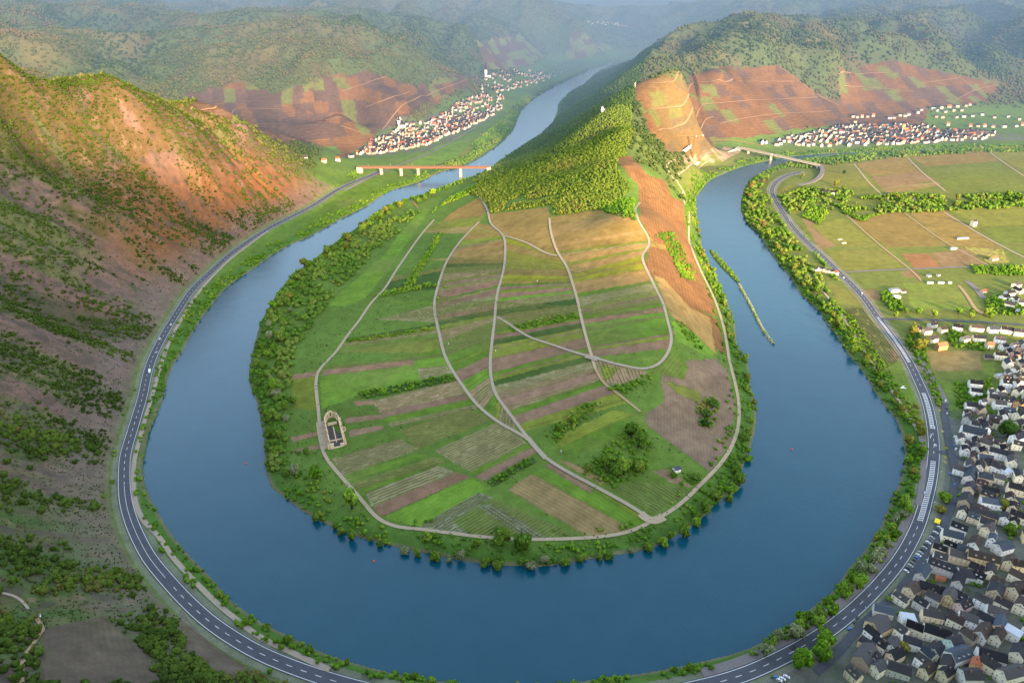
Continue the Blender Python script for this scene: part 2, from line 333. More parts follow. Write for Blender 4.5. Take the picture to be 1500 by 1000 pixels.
strips(TRACK_A[1:], TRACK_B, 328, 325, [(343,331,'y'),(360,345,'vo'),(384,362,'bo'),(392,376,'g'),(413,396,'vg'),(430,412,'h'),(441,428,'b'),(455,436,'g'),(468,447,'vg2'),(473,452,'p'),(486,463,'g'),(493,470,'b'),(499,477,'h'),(508,488,'y'),(524,504,'g'),(547,530,'G')])
strips(TRACK_B, TRACK_C[2:], 327, 330, [(352,345,'vo'),(366,352,'y'),(380,371,'po'),(386,385,'vo'),(392,388,'h'),(412,398,'vg2'),(428,409,'vg'),(440,417,'b'),(452,431,'g'),(458,437,'p'),(463,446,'g'),(470,453,'b'),(477,460,'h'),(500,470,'y'),(522,495,'vg2'),(545,520,'g'),(560,537,'b2'),(575,550,'G'),(600,573,'vb'),(618,590,'g'),(634,612,'vt')])
strips(TRACK_C[3:], TRACK_D, 346, 372, [(393,396,'Y'),(402,405,'po'),(416,412,'Y'),(430,420,'g'),(437,425,'b'),(442,429,'G'),(453,437,'vb'),(462,446,'h'),(480,462,'vg'),(498,472,'g'),(506,480,'h'),(526,495,'y'),(546,508,'b2'),(558,520,'g'),(566,528,'h'),(576,538,'p'),(602,556,'vb'),(622,575,'g'),(632,590,'y')])
quad([(716,314),(805,303),(805,325),(814,371),(774,357),(738,343),(722,330)], 'vo')
quad([(722,330),(805,332),(816,366),(774,355),(738,343)], 'bo')
quad([(704,288),(714,309),(700,325),(640,332),(660,312)], 'vo', (2, 3)); quad([(640,326),(706,316),(704,325),(634,334)], 'y')
strips(TRACK_D, EDGE_E, 318, 299, [(332,312,'vo'),(345,322,'po'),(368,352,'bo'),(375,357,'y'),(385,363,'po'),(390,366,'y'),(402,374,'po'),(414,394,'Y'),(430,411,'po'),(436,415,'g'),(448,424,'p'),(462,443,'vg'),(468,449,'g'),(475,456,'b'),(481,461,'G'),(500,477,'vg2'),(523,510,'g')])
quad([(870,525),(883,529),(912,537),(944,543),(950,548),(905,566),(884,560)], 'vb', (0, 6)); quad([(880,532),(905,540),(892,556),(883,556)], 'y')
for pxl, kd, *r in [
  ([(470,548),(600,540),(645,552),(525,578),(471,600)],'G'), ([(428,552),(462,548),(463,600),(430,598)],'y'), ([(471,542),(607,526),(606,534),(474,550)],'b'), ([(424,549),(466,543),(466,550),(426,556)],'b'),
  ([(612,540),(655,535),(662,546),(615,555)],'p'), ([(522,575),(660,549),(668,558),(535,584)],'h'),
  ([(545,588),(672,556),(685,575),(556,604)],'vb'), ([(519,588),(545,585),(548,592),(521,594)],'b'), ([(556,604),(680,577),(686,585),(558,612)],'b2'),
  ([(558,612),(690,584),(700,592),(566,620)],'g'), ([(569,620),(700,592),(706,597),(574,625)],'vt'), ([(505,612),(555,607),(560,613),(506,620)],'b2'), ([(511,630),(560,623),(563,628),(512,640)],'b2'), ([(428,640),(466,631),(467,637),(428,647)],'b'), ([(426,660),(468,650),(470,657),(428,664)],'b2'),
  ([(586,630),(688,598),(722,614),(612,657)],'vg'), ([(637,660),(730,618),(772,648),(690,691)],'vt'), ([(487,672),(586,642),(613,658),(502,697)],'vt'), ([(503,697),(610,665),(628,666),(510,707)],'g'),
  ([(514,708),(640,669),(652,676),(522,717)],'vg'), ([(522,717),(652,676),(640,681),(532,723)],'g'), ([(534,723),(640,682),(667,690),(544,742)],'p'), ([(544,743),(667,691),(688,698),(559,757)],'b'),
  ([(560,758),(690,699),(720,716),(612,771)],'G'), ([(688,690),(777,648),(784,652),(696,697)],'g'), ([(694,697),(784,652),(788,661),(709,704)],'b2'), ([(712,704),(780,669),(786,676),(722,713)],'h'),
  ([(612,772),(702,721),(850,784),(800,788),(715,785),(655,778)],'vg2',0,1), ([(612,772),(700,721),(722,728),(662,763),(685,781),(655,779)],'pv',0,1), ([(700,741),(718,737),(800,787),(770,788)],'pv',0,3),
  ([(743,717),(779,694),(925,774),(869,785),(858,784)],'tan',0,4), ([(782,693),(797,683),(950,765),(926,774)],'G',0,3), ([(797,682),(806,677),(870,716),(862,722)],'b2',0,3), ([(812,672),(839,678),(888,703),(881,710)],'tan',0,3), ([(872,718),(880,721),(952,760),(946,765)],'y',0,3),
  ([(887,712),(950,704),(1013,717),(1001,727),(962,755)],'vg2',0,4), ([(956,690),(974,686),(1017,714),(985,707)],'b2'), ([(800,640),(940,600),(960,625),(900,650),(830,668)],'g'), ([(815,640),(900,600),(930,606),(820,655)],'y',0,1),
  ([(968,540),(1066,540),(1077,600),(1070,651),(1040,690),(1005,665),(950,624),(944,606),(972,588)],'sb',1,2), ([(974,558),(1026,573),(1025,590),(990,575)],'y'), ([(985,530),(1050,525),(1066,545),(1000,560)],'sb'), ([(950,545),(985,500),(1010,540),(1000,556)],'g'),
  ([(62,922),(150,902),(215,955),(245,1005),(60,1005)],'sl',0,4), ([(262,890),(300,935),(370,985),(330,990),(270,950)],'sl',1,2),
  ([(984,470),(1010,480),(1050,516),(1040,524),(990,498)],'G',1,2),
  ([(952,362),(985,368),(1003,440),(1052,470),(1064,520),(1020,490),(986,465),(975,440),(945,384)],'so',1,2), ([(935,270),(1000,295),(1006,347),(1025,400),(1044,440),(1050,465),(1000,440),(985,365),(958,354),(938,322)],'so',1,2), ([(958,402),(975,410),(1010,450),(1040,465),(1050,520),(1010,480),(982,462),(972,440)],'po',1,2),
  ([(480,447),(500,427),(560,377),(592,335),(620,306),(632,306),(602,347),(567,397),(535,437),(505,449)],'G',1,2), ([(900,232),(925,228),(950,258),(955,285),(925,262)],'so',1,2), ([(928,250),(975,265),(985,290),(950,290)],'so',1,2),
  # plain on the right
  ([(1175,320),(1199,323),(1225,360),(1201,366)],'b',0,3), ([(1239,315),(1322,311),(1388,360),(1300,363)],'bo',0,3), ([(1207,368),(1292,364),(1330,392),(1233,398)],'y'), ([(1319,371),(1359,371),(1380,391),(1340,393)],'red'), ([(1363,371),(1407,366),(1447,387),(1383,391)],'b',0,3), ([(1322,414),(1402,416),(1423,454),(1338,452)],'G'),
  ([(1319,398),(1338,395),(1354,408),(1327,406)],'b'), ([(1260,424),(1284,424),(1298,438),(1271,441)],'b'), ([(1255,240),(1324,227),(1346,251),(1276,258)],'bo'), ([(1276,259),(1346,251),(1372,264),(1292,277)],'b'), ([(1324,224),(1436,216),(1462,236),(1356,244)],'bo'), ([(1292,278),(1372,266),(1378,271),(1302,285)],'tan'), ([(1356,245),(1462,237),(1490,262),(1385,272)],'g'), ([(1440,216),(1500,212),(1500,250),(1470,235)],'y'), ([(1205,225),(1250,238),(1285,272),(1220,276),(1200,262)],'y',1,2), ([(1130,282),(1160,272),(1185,300),(1160,318)],'y'),
  ([(1328,310),(1380,306),(1470,365),(1395,362)],'bo',0,3), ([(1386,306),(1500,296),(1500,330),(1440,332)],'y'), ([(1440,335),(1500,332),(1500,372),(1475,358)],'g'), ([(1410,362),(1470,366),(1480,385),(1452,388)],'vg'), ([(1186,330),(1235,320),(1290,362),(1228,362),(1205,345)],'y'), ([(1395,364),(1452,362),(1470,375),(1412,378)],'b'),
  ([(1240,425),(1262,428),(1300,465),(1282,462)],'y',1,2), ([(1210,415),(1235,420),(1262,448),(1225,445)],'y'), ([(1230,450),(1262,450),(1320,525),(1292,545)],'vg',1,2), ([(1285,535),(1322,525),(1344,590),(1330,600)],'G',1,2), ([(1300,510),(1318,512),(1325,525),(1305,530)],'b'), ([(1325,594),(1345,592),(1352,630),(1345,632)],'vg'),
  ([(1356,514),(1436,514),(1440,543),(1367,543)],'tan'), ([(1440,530),(1458,530),(1458,555),(1440,548)],'G'), ([(1345,520),(1358,540),(1372,560),(1385,590),(1376,600),(1362,565)],'dirt',1,2), ([(1376,560),(1410,562),(1415,572),(1385,575)],'G'),
  ([(640,215),(700,204),(735,178),(760,176),(735,202),(690,232),(640,240),(600,242)],'y'), ([(590,243),(638,214),(690,203),(692,207),(668,232),(630,243)],'G'), ([(505,272),(545,255),(605,258),(600,266),(540,295),(500,315),(470,330),(430,345),(470,305)],'g')]:
    quad(pxl, kd, tuple(r) if r else (0, 1))
# vineyards on the far slopes: plots side by side between terrace roads
def plots(pxl, kinds, width, sc=1., rowdir=None):
    w = hitl(dens_poly(pxl)); m = poly_mask(w, JB)&~RIVM
    ax = (w[:, :2].max(0)-w[:, :2].min(0))
    t = GX*.94+GY*.34; k = np.floor(t/width+.8*hash2(np.floor(GY/90.), np.floor(GY/90.)*0, 3)); h = hash2(k, np.floor(GZ/30.), 5)[m]
    idx = (h*len(kinds)).astype(int).clip(0, len(kinds)-1)
    for i, kd in enumerate(kinds):
        c, c2, sp, st = PAL[kd]; mm = np.zeros_like(m); mm[m] = idx == i
        pat = (.8+.4*n_b[mm]+.25*(h[idx == i]-.5))[:, None]*sc
        C1[mm] = np.array(c)*pat; C2[mm] = np.array(c2)*pat; RU[mm] = (GZ[mm]+3*n_b[mm])/5.5; RS[mm] = st*.8
    FLD[m] = True; FOR[m] = 0
plots([(931,122),(945,112),(1000,118),(1040,98),(1143,97),(1200,140),(1230,147),(1233,107),(1300,87),(1400,110),(1477,123),(1433,153),(1360,157),(1353,187),(1227,183),(1150,193),(1067,205),(1020,232),(985,228),(962,205),(940,178),(933,150)], ['so','so','s','so','so','so','s','vg'], 42, .74)
plots([(277,140),(353,120),(400,137),(467,117),(500,133),(500,213),(407,213),(360,180),(283,163)], ['s','s','so','vg','s'], 34, .78)
plots([(500,232),(480,190),(440,150),(470,112),(540,105),(600,125),(690,108),(705,116),(645,148),(560,190),(520,225)], ['s','s','so','s','vg','so'], 40, .74)
plots([(700,60),(760,50),(800,85),(745,105),(710,100)], ['s','s','vg'], 50); plots([(840,45),(900,70),(860,85),(830,85)], ['s','vg'], 60)
FOR *= (~FLD)
plain = sstep(-40, 60, GX-(430-.05*GY))*sstep(620, 760, GY)*sstep(1990, 1900, GY)*(GX > 330)*(RIVD > 12)*(GX > np.interp(GY, ROADW[::-1, 1] if ROADW[0, 1] > ROADW[-1, 1] else ROADW[:, 1], np.full(len(ROADW), 300.)))
for A_ in (C1, C2):
    kx = (plain*.42)[..., None]; A_[:] = A_*(1-kx)+np.array((.165,.135,.045))*kx
# ground of the built-up places
def place(pxl, c, k):
    m = poly_mask(hitl(dens_poly(pxl)))&(ROADD > 9); mixc(m*sstep(.35, .6, n_b*.6+n_c*.4), c, k); return m
VIL = place([(1385,600),(1400,640),(1382,690),(1372,740),(1340,790),(1310,845),(1270,890),(1210,945),(1130,990),(1100,1010),(1510,1010),(1510,600)], (.085,.110,.045), .8)
mixc(poly_mask(hitl(dens_poly([(1385,610),(1396,640),(1378,690),(1366,745),(1335,800),(1300,850),(1262,888),(1200,940),(1100,1000),(1510,1010),(1510,640)])))&(ROADD > 10), (.125,.122,.120), .75)
place([(505,232),(625,222),(727,172),(650,164),(580,172),(525,222)], (.10,.10,.09), .8); place([(1108,208),(1217,186),(1367,189),(1500,196),(1500,205),(1340,212),(1233,216),(1135,214)], (.12,.11,.10), .8)
place([(985,235),(1025,222),(1060,215),(1085,222),(1060,236),(1010,240)], (.34,.22,.15), 1.)
mixc((ROADD < 11)&(ROADD > 6)&(~RIVM), (.20,.185,.165), .6)

# ------------------------------------------------------------------ node helpers
def mat(name):
    m = bpy.data.materials.new(name); m.use_nodes = True; nt = m.node_tree; nt.nodes.clear()
    out = nt.nodes.new('ShaderNodeOutputMaterial'); return m, nt, out
def nd(nt, t, **k):
    n = nt.nodes.new(t)
    for a, v in k.items():
        if a.startswith('i_'):
            key = a[2:]; key = int(key) if key.isdigit() else key.replace('_', ' '); n.inputs[key].default_value = v
        else: setattr(n, a, v)
    return n
def mixrgb(nt, fac, a, b, blend='MIX'):
    n = nt.nodes.new('ShaderNodeMix'); n.data_type = 'RGBA'; n.blend_type = blend
    for s, v in ((0, fac), (6, a), (7, b)):
        if isinstance(v, bpy.types.NodeSocket): nt.links.new(v, n.inputs[s])
        else: n.inputs[s].default_value = v if not isinstance(v, tuple) or len(v) == 4 else (*v, 1)
    return n.outputs[2]
def math_(nt, op, a, b=0., c=0.):
    n = nt.nodes.new('ShaderNodeMath'); n.operation = op
    for i, v in enumerate((a, b, c)):
        if isinstance(v, bpy.types.NodeSocket): nt.links.new(v, n.inputs[i])
        else: n.inputs[i].default_value = v
    return n.outputs[0]
def noise(nt, scale, detail=4., rough=.6, vec=None):
    n = nd(nt, 'ShaderNodeTexNoise', i_Scale=scale, i_Detail=detail, i_Roughness=rough)
    if vec is not None: nt.links.new(vec, n.inputs['Vector'])
    return n.outputs['Fac']
def ramp(nt, fac, *stops):
    r = nt.nodes.new('ShaderNodeValToRGB'); e = r.color_ramp.elements
    while len(e) < len(stops): e.new(.5)
    for k, (p, c) in zip(e, stops): k.position = p; k.color = (*c, 1) if len(c) == 3 else c
    nt.links.new(fac, r.inputs[0]); return r.outputs[0]
def worldpos(nt): return nt.nodes.new('ShaderNodeNewGeometry').outputs['Position']
def principled(nt, out, col, rough=.9, spec=.2, normal=None, metal=0.):
    b = nd(nt, 'ShaderNodeBsdfPrincipled'); b.inputs['Specular IOR Level'].default_value = spec; b.inputs['Metallic'].default_value = metal
    for s, v in (('Base Color', col), ('Roughness', rough)):
        if isinstance(v, bpy.types.NodeSocket): nt.links.new(v, b.inputs[s])
        else: b.inputs[s].default_value = (*v, 1) if isinstance(v, tuple) and len(v) == 3 else v
    if normal is not None: nt.links.new(normal, b.inputs['Normal'])
    nt.links.new(b.outputs[0], out.inputs['Surface']); return b
def bump(nt, h, strength=.5, dist=1.):
    b = nd(nt, 'ShaderNodeBump', i_Strength=strength, i_Distance=dist); nt.links.new(h, b.inputs['Height']); return b.outputs[0]
def simple(name, col, rough=.85, spec=.25, var=.25, scale=.8, metal=0., objvar=0.):
    m, nt, out = mat(name); p = worldpos(nt)
    n = noise(nt, scale, 5., .65, p); k = math_(nt, 'MULTIPLY_ADD', n, 2*var, 1-var)
    if objvar:
        oi = nt.nodes.new('ShaderNodeObjectInfo'); k = math_(nt, 'MULTIPLY', k, math_(nt, 'MULTIPLY_ADD', oi.outputs['Random'], 2*objvar, 1-objvar))
    hs = nd(nt, 'ShaderNodeHueSaturation'); hs.inputs['Color'].default_value = (*col, 1); nt.links.new(k, hs.inputs['Value'])
    principled(nt, out, hs.outputs[0], rough, spec, None, metal); return m
def mesh_np(name, V, Fc, mats=(), fmat=None, smooth_=False):
    """One mesh from numpy arrays; faces all of one size (n x 3 or n x 4)."""
    me = bpy.data.meshes.new(name); V = np.asarray(V, np.float32); Fc = np.asarray(Fc, np.int32)
    me.vertices.add(len(V)); me.vertices.foreach_set('co', V.ravel())
    n, k = Fc.shape; me.loops.add(n*k); me.polygons.add(n)
    me.loops.foreach_set('vertex_index', Fc.ravel()); me.polygons.foreach_set('loop_start', np.arange(0, n*k, k, dtype=np.int32))
    for m in mats: me.materials.append(m)
    if fmat is not None: me.polygons.foreach_set('material_index', np.asarray(fmat, np.int32))
    me.polygons.foreach_set('use_smooth', np.full(n, bool(smooth_)))
    me.update(calc_edges=True); return me
def link(name, me, parent=None, **props):
    o = bpy.data.objects.new(name, me); COL.objects.link(o)
    if parent is not None: o.parent = parent
    for k, v in props.items(): o[k] = v
    return o
def tag(o, label, cat, group=None, kind=None):
    o['label'] = label; o['category'] = cat
    if group: o['group'] = group
    if kind: o['kind'] = kind
    return o

# ------------------------------------------------------------------ the ground sheet
m, nt, out = mat('ground'); P = worldpos(nt)
a1 = nd(nt, 'ShaderNodeAttribute', attribute_name='col_a').outputs['Color']; a2 = nd(nt, 'ShaderNodeAttribute', attribute_name='col_b').outputs['Color']
ru = nd(nt, 'ShaderNodeAttribute', attribute_name='row_u').outputs['Fac']; rs = nd(nt, 'ShaderNodeAttribute', attribute_name='row_s').outputs['Fac']
nz = noise(nt, .35, 5., .7, P); wob = noise(nt, .02, 3., .5, P)
ph = math_(nt, 'ADD', ru, math_(nt, 'MULTIPLY', nz, .35)); sn = math_(nt, 'SINE', math_(nt, 'MULTIPLY', ph, 2*math.pi))
rm = nd(nt, 'ShaderNodeMapRange', i_1=-.45, i_2=.55); nt.links.new(sn, rm.inputs[0])
rowf = math_(nt, 'MULTIPLY', rm.outputs[0], rs)
c = mixrgb(nt, rowf, a1, a2)
fine = noise(nt, .9, 6., .75, P); mid_ = noise(nt, .09, 5., .65, P)
v = math_(nt, 'MULTIPLY', math_(nt, 'MULTIPLY_ADD', fine, 1.1, .45), math_(nt, 'MULTIPLY_ADD', mid_, 1.0, .5))
hs = nd(nt, 'ShaderNodeHueSaturation', i_Saturation=1.0); nt.links.new(c, hs.inputs['Color']); nt.links.new(v, hs.inputs['Value'])
hgt = math_(nt, 'ADD', math_(nt, 'MULTIPLY', fine, 1.), math_(nt, 'MULTIPLY', rowf, .5))
principled(nt, out, hs.outputs[0], .95, .1, bump(nt, hgt, .55, 1.2)); GROUND = m
idx = np.arange(NY*NX, dtype=np.int32).reshape(NY, NX)
fc = np.stack([idx[:-1, :-1], idx[:-1, 1:], idx[1:, 1:], idx[1:, :-1]], -1).reshape(-1, 4)
me = mesh_np('terrain', np.stack([GX, GY, GZ], -1).reshape(-1, 3), fc, [GROUND], None, True)
for nm, arr in (('col_a', C1), ('col_b', np.where(RS[..., None] > 0, C2, C1))):
    at = me.attributes.new(nm, 'FLOAT_COLOR', 'POINT'); at.data.foreach_set('color', np.concatenate([arr, np.ones((NY, NX, 1))], -1).astype(np.float32).ravel())
for nm, arr in (('row_u', RU), ('row_s', RS)):
    at = me.attributes.new(nm, 'FLOAT', 'POINT'); at.data.foreach_set('value', arr.astype(np.float32).ravel())
link('terrain', me, kind='structure')

# ------------------------------------------------------------------ the river
m, nt, out = mat('river_water'); P = worldpos(nt)
mp = nd(nt, 'ShaderNodeMapping'); mp.inputs['Scale'].default_value = (1, .55, 1); nt.links.new(P, mp.inputs[0])
w1 = noise(nt, .45, 4., .6, mp.outputs[0]); w2 = noise(nt, .035, 3., .5, P)
patch = ramp(nt, noise(nt, .009, 4., .6, P), (.40, (0, 0, 0)), (.65, (1, 1, 1)))
hh = math_(nt, 'ADD', math_(nt, 'MULTIPLY', w1, math_(nt, 'MULTIPLY_ADD', patch, .7, .3)), math_(nt, 'MULTIPLY', w2, 1.2))
col = mixrgb(nt, w2, (.002,.050,.078), (.004,.063,.096))
b = principled(nt, out, col, .20, .5, bump(nt, hh, .45, .35)); b.inputs['IOR'].default_value = 1.333; b.inputs['Coat Weight'].default_value = .35; b.inputs['Coat Roughness'].default_value = .22; b.inputs['Coat IOR'].default_value = 1.4; nt.links.new(b.inputs['Normal'].links[0].from_socket, b.inputs['Coat Normal'])
xs = np.linspace(-1500, 2600, 42); yy = np.linspace(150, 4800, 48); a, bb = np.meshgrid(xs, yy)
ii = np.arange(a.size).reshape(a.shape); fq = np.stack([ii[:-1, :-1], ii[:-1, 1:], ii[1:, 1:], ii[1:, :-1]], -1).reshape(-1, 4)
me = mesh_np('river', np.stack([a, bb, a*0], -1).reshape(-1, 3), fq, [m]); link('river', me, kind='structure')

# ------------------------------------------------------------------ sky, sun, haze
sun_az = math.atan2(.40, -.916)       # towards the sun, from +Y clockwise
sun_el = math.radians(13.0)
w = bpy.data.worlds.new('World'); SC.world = w; w.use_nodes = True; nt = w.node_tree; bg = nt.nodes['Background']
sky = nt.nodes.new('ShaderNodeTexSky'); sky.sky_type = 'NISHITA'; sky.sun_disc = False; sky.sun_elevation = sun_el; sky.sun_rotation = sun_az
sky.air_density = 1.0; sky.dust_density = 2.2; sky.ozone_density = 1.0; sky.altitude = 300
hs = nt.nodes.new('ShaderNodeHueSaturation'); hs.inputs['Saturation'].default_value = .72; nt.links.new(sky.outputs[0], hs.inputs['Color']); nt.links.new(hs.outputs[0], bg.inputs[0]); bg.inputs[1].default_value = .90
sl = bpy.data.lights.new('sun', 'SUN'); so = bpy.data.objects.new('sun', sl); COL.objects.link(so)
sl.energy = 13.5; sl.angle = math.radians(2.5); sl.color = (1.0, .63, .33)
d = Vector((math.sin(sun_az)*math.cos(sun_el), math.cos(sun_az)*math.cos(sun_el), math.sin(sun_el)))
so.rotation_euler = d.to_track_quat('Z', 'Y').to_euler(); so.location = (600, -900, 900)
def haze(y0, y1, sig, col, top):
    m, nt, out = mat('haze')
    ab = nd(nt, 'ShaderNodeVolumeAbsorption', i_Density=sig); ab.inputs[0].default_value = (0, 0, 0, 1)
    em = nd(nt, 'ShaderNodeEmission', i_Strength=sig); em.inputs[0].default_value = (*col, 1)  # brightness of the haze added as its own glow, in place of scattered light
    ad = nt.nodes.new('ShaderNodeAddShader'); nt.links.new(ab.outputs[0], ad.inputs[0]); nt.links.new(em.outputs[0], ad.inputs[1]); nt.links.new(ad.outputs[0], out.inputs['Volume'])
    bm = bmesh.new(); bmesh.ops.create_cube(bm, size=1.)
    for vv in bm.verts: vv.co = Vector((vv.co.x*26000, y0+(vv.co.y+.5)*(y1-y0), -60+(vv.co.z+.5)*top))
    me = bpy.data.meshes.new('haze'); bm.to_mesh(me); bm.free(); me.materials.append(m); return link('haze', me, kind='stuff')
haze(1550, 3300, 3.6e-4, (.25,.38,.55), 700)['label'] = 'thin blue evening haze over the middle of the valley'
haze(3301, 14000, 4.8e-4, (.43,.57,.71), 700)['label'] = 'denser pale haze filling the far end of the valley'
SC.render.engine = 'CYCLES'; SC.view_settings.view_transform = 'Standard'; SC.view_settings.look = 'None'; SC.view_settings.exposure = 0
cy = SC.cycles; cy.max_bounces = 5; cy.diffuse_bounces = 3; cy.glossy_bounces = 2; cy.transparent_max_bounces = 6; cy.volume_bounces = 0; cy.use_denoising = True
cy.use_adaptive_sampling = True; cy.adaptive_threshold = .02; cy.caustics_reflective = False; cy.caustics_refractive = False
# ------------------------------------------------------------------ small mesh builder
class MB:
    def __init__(s): s.v = []; s.f = []; s.m = []
    def face(s, pts, mi=0):
        k = len(s.v); s.v += [tuple(p) for p in pts]; s.f.append(tuple(range(k, k+len(pts)))); s.m.append(mi)
    def box(s, c, size, M=None, mi=0, taper=1.):
        hx, hy, hz = [q/2 for q in size]; k = len(s.v); R = M if M is not None else Matrix.Identity(3)
        for z in (-1, 1):
            t = taper if z > 0 else 1.
            for x, y in ((-1,-1),(1,-1),(1,1),(-1,1)):
                p = R@Vector((x*hx*t, y*hy*t, z*hz)); s.v.append((c[0]+p.x, c[1]+p.y, c[2]+p.z))
        for q in ((0,3,2,1),(4,5,6,7),(0,1,5,4),(1,2,6,5),(2,3,7,6),(3,0,4,7)): s.f.append(tuple(k+i for i in q)); s.m.append(mi)
    def bar(s, a, b, w, h=None, mi=0):
        a = Vector(a); b = Vector(b); d = b-a; L = d.length
        if L < 1e-6: return
        q = d.to_track_quat('Y', 'Z').to_matrix(); s.box((a+b)/2, (w, L, h or w), q, mi)
    def cyl(s, a, b, r0, r1, n=8, mi=0):
        a = Vector(a); b = Vector(b); q = (b-a).to_track_quat('Z', 'Y').to_matrix(); k = len(s.v)
        for p, r in ((a, r0), (b, r1)):
            for i in range(n):
                t = 2*math.pi*i/n; s.v.append(tuple(p+q@Vector((r*math.cos(t), r*math.sin(t), 0))))
        for i in range(n): j = (i+1) % n; s.f.append((k+i, k+j, k+n+j, k+n+i)); s.m.append(mi)
        s.f.append(tuple(k+i for i in range(n))[::-1]); s.m.append(mi); s.f.append(tuple(k+n+i for i in range(n))); s.m.append(mi)
    def build(s, name, mats, parent=None, smooth_=False, **props):
        me = bpy.data.meshes.new(name); me.from_pydata(s.v, [], s.f)
        for m in (mats if isinstance(mats, (list, tuple)) else [mats]): me.materials.append(m)
        me.polygons.foreach_set('material_index', s.m)
        if smooth_: me.polygons.foreach_set('use_smooth', [True]*len(s.f))
        me.update(); return link(name, me, parent, **props)
def empty(name, loc, rz=0., parent=None):
    o = bpy.data.objects.new(name, None); COL.objects.link(o); o.location = loc; o.rotation_euler = (0, 0, rz); o.empty_display_size = .5
    if parent is not None: o.parent = parent
    return o
def copy_tree(o, parent=None):
    c = o.copy(); COL.objects.link(c)
    if parent is not None: c.parent = parent
    for ch in list(o.children): copy_tree(ch, c)
    return c
M = {}
M['asphalt'] = simple('asphalt', (.066,.071,.082), .85, .25, .38, .14)
M['pavement'] = simple('pavement', (.155,.140,.135), .9, .2, .25, .5)
M['gravel'] = simple('gravel_track', (.33,.265,.175), .95, .1, .22, .4)
M['gravel2'] = simple('grey_track', (.30,.25,.185), .95, .1, .22, .4)
M['dirt'] = simple('dirt_path', (.30,.21,.12), .95, .1, .25, .3)
M['terrace'] = simple('terrace_track', (.27,.165,.085), .95, .1, .25, .3)
M['paint'] = simple('road_paint', (.62,.62,.60), .7, .2, .08, .8)
M['concrete'] = simple('concrete', (.46,.42,.36), .85, .2, .18, .5)
M['white'] = simple('white_paint', (.80,.78,.72), .6, .3, .08, .6)
M['rust'] = simple('rust_red_steel', (.20,.090,.050), .7, .3, .25, .7)
M['sand'] = simple('sandstone', (.60,.45,.30), .9, .15, .3, .8)
M['sand2'] = simple('pale_stone', (.62,.50,.34), .9, .15, .22, .9)
M['dark'] = simple('dark_metal', (.030,.032,.036), .5, .4, .2, .8)
M['slate_floor'] = simple('slate_gravel', (.075,.068,.062), .9, .1, .45, .6)
M['orange'] = simple('crane_orange', (.52,.10,.012), .5, .4, .1, .6)
M['steel'] = simple('grey_steel', (.38,.39,.40), .45, .5, .12, .8, .6)
M['bark'] = simple('bark', (.075,.055,.040), .95, .1, .3, 2.)

def ribbon(line, width, off=0., lift=.35, flat=None, n=3, closed=False):
    """Strip of quads along a plan line, draped on the ground (or at one height)."""
    p = np.asarray(line, float)[:, :2]; t = np.gradient(p, axis=0); t /= np.linalg.norm(t, axis=1)[:, None]+1e-9; nr = np.stack([-t[:, 1], t[:, 0]], -1)
    cs = np.linspace(-width/2, width/2, n)+off
    q = p[:, None, :]+nr[:, None, :]*cs[None, :, None]
    if flat is None:
        z = height(q[..., 0], q[..., 1]); z = np.maximum(z, z.mean(1, keepdims=True))+lift
        for _ in range(2): z[1:-1] = np.maximum(z[1:-1], .25*z[:-2]+.5*z[1:-1]+.25*z[2:])
    else: z = np.zeros(q.shape[:2])+(np.asarray(flat)[:, None] if np.ndim(flat) else flat)
    V = np.concatenate([q, z[..., None]], -1).reshape(-1, 3); ii = np.arange(len(V)).reshape(q.shape[:2])
    Fq = np.stack([ii[:-1, :-1], ii[1:, :-1], ii[1:, 1:], ii[:-1, 1:]], -1).reshape(-1, 4)
    return V, Fq[:, ::-1]
def join(parts):
    Vs, Fs, k = [], [], 0
    for v, f in parts: Vs.append(v); Fs.append(f+k); k += len(v)
    return np.vstack(Vs), np.vstack(Fs)
def near_i(line, px, py, z=7.):
    q = pz(px, py, z)[:2]; return int(np.argmin(((line-q)**2).sum(1)))
# federal road along the outer bank
V, Fq = ribbon(ROADW, 12.0, 0, flat=7.05, n=5); link('road', mesh_np('road', V, Fq, [M['asphalt']]), kind='structure')
marks = []
i0 = near_i(ROADW, 475, 291)
for off in (-5.1, 5.1): marks.append(ribbon(ROADW, .38, off, flat=7.09, n=2))
lens = np.concatenate([[0], np.cumsum(np.linalg.norm(np.diff(ROADW, axis=0), axis=1))])
def at_s(s): return np.stack([np.interp(s, lens, ROADW[:, 0]), np.interp(s, lens, ROADW[:, 1])], -1)
sA = lens[near_i(ROADW, 193, 766)]; sB = lens[near_i(ROADW, 245, 850)]
marks.append(ribbon(at_s(np.arange(sA-60, sB, 3.)), .3, 0, flat=7.09, n=2))
hatch = [((1283,462),(1333,532),1.6), ((1352,575),(1366,628),1.9), ((1367,672),(1347,764),1.9)]
hz = [(lens[near_i(ROADW, *a)], lens[near_i(ROADW, *b)], w) for a, b, w in hatch]
hz = [(min(a, b), max(a, b), w) for a, b, w in hz]
s = lens[i0]
while s < lens[-1]-20:
    inh = any(a-4 < s < b+4 for a, b, w in hz); insol = sA-60 < s < sB
    if not inh and not insol: marks.append(ribbon(at_s(np.array([s, s+2.5, s+5.])), .38, 0, flat=7.09, n=2))
    s += 12.
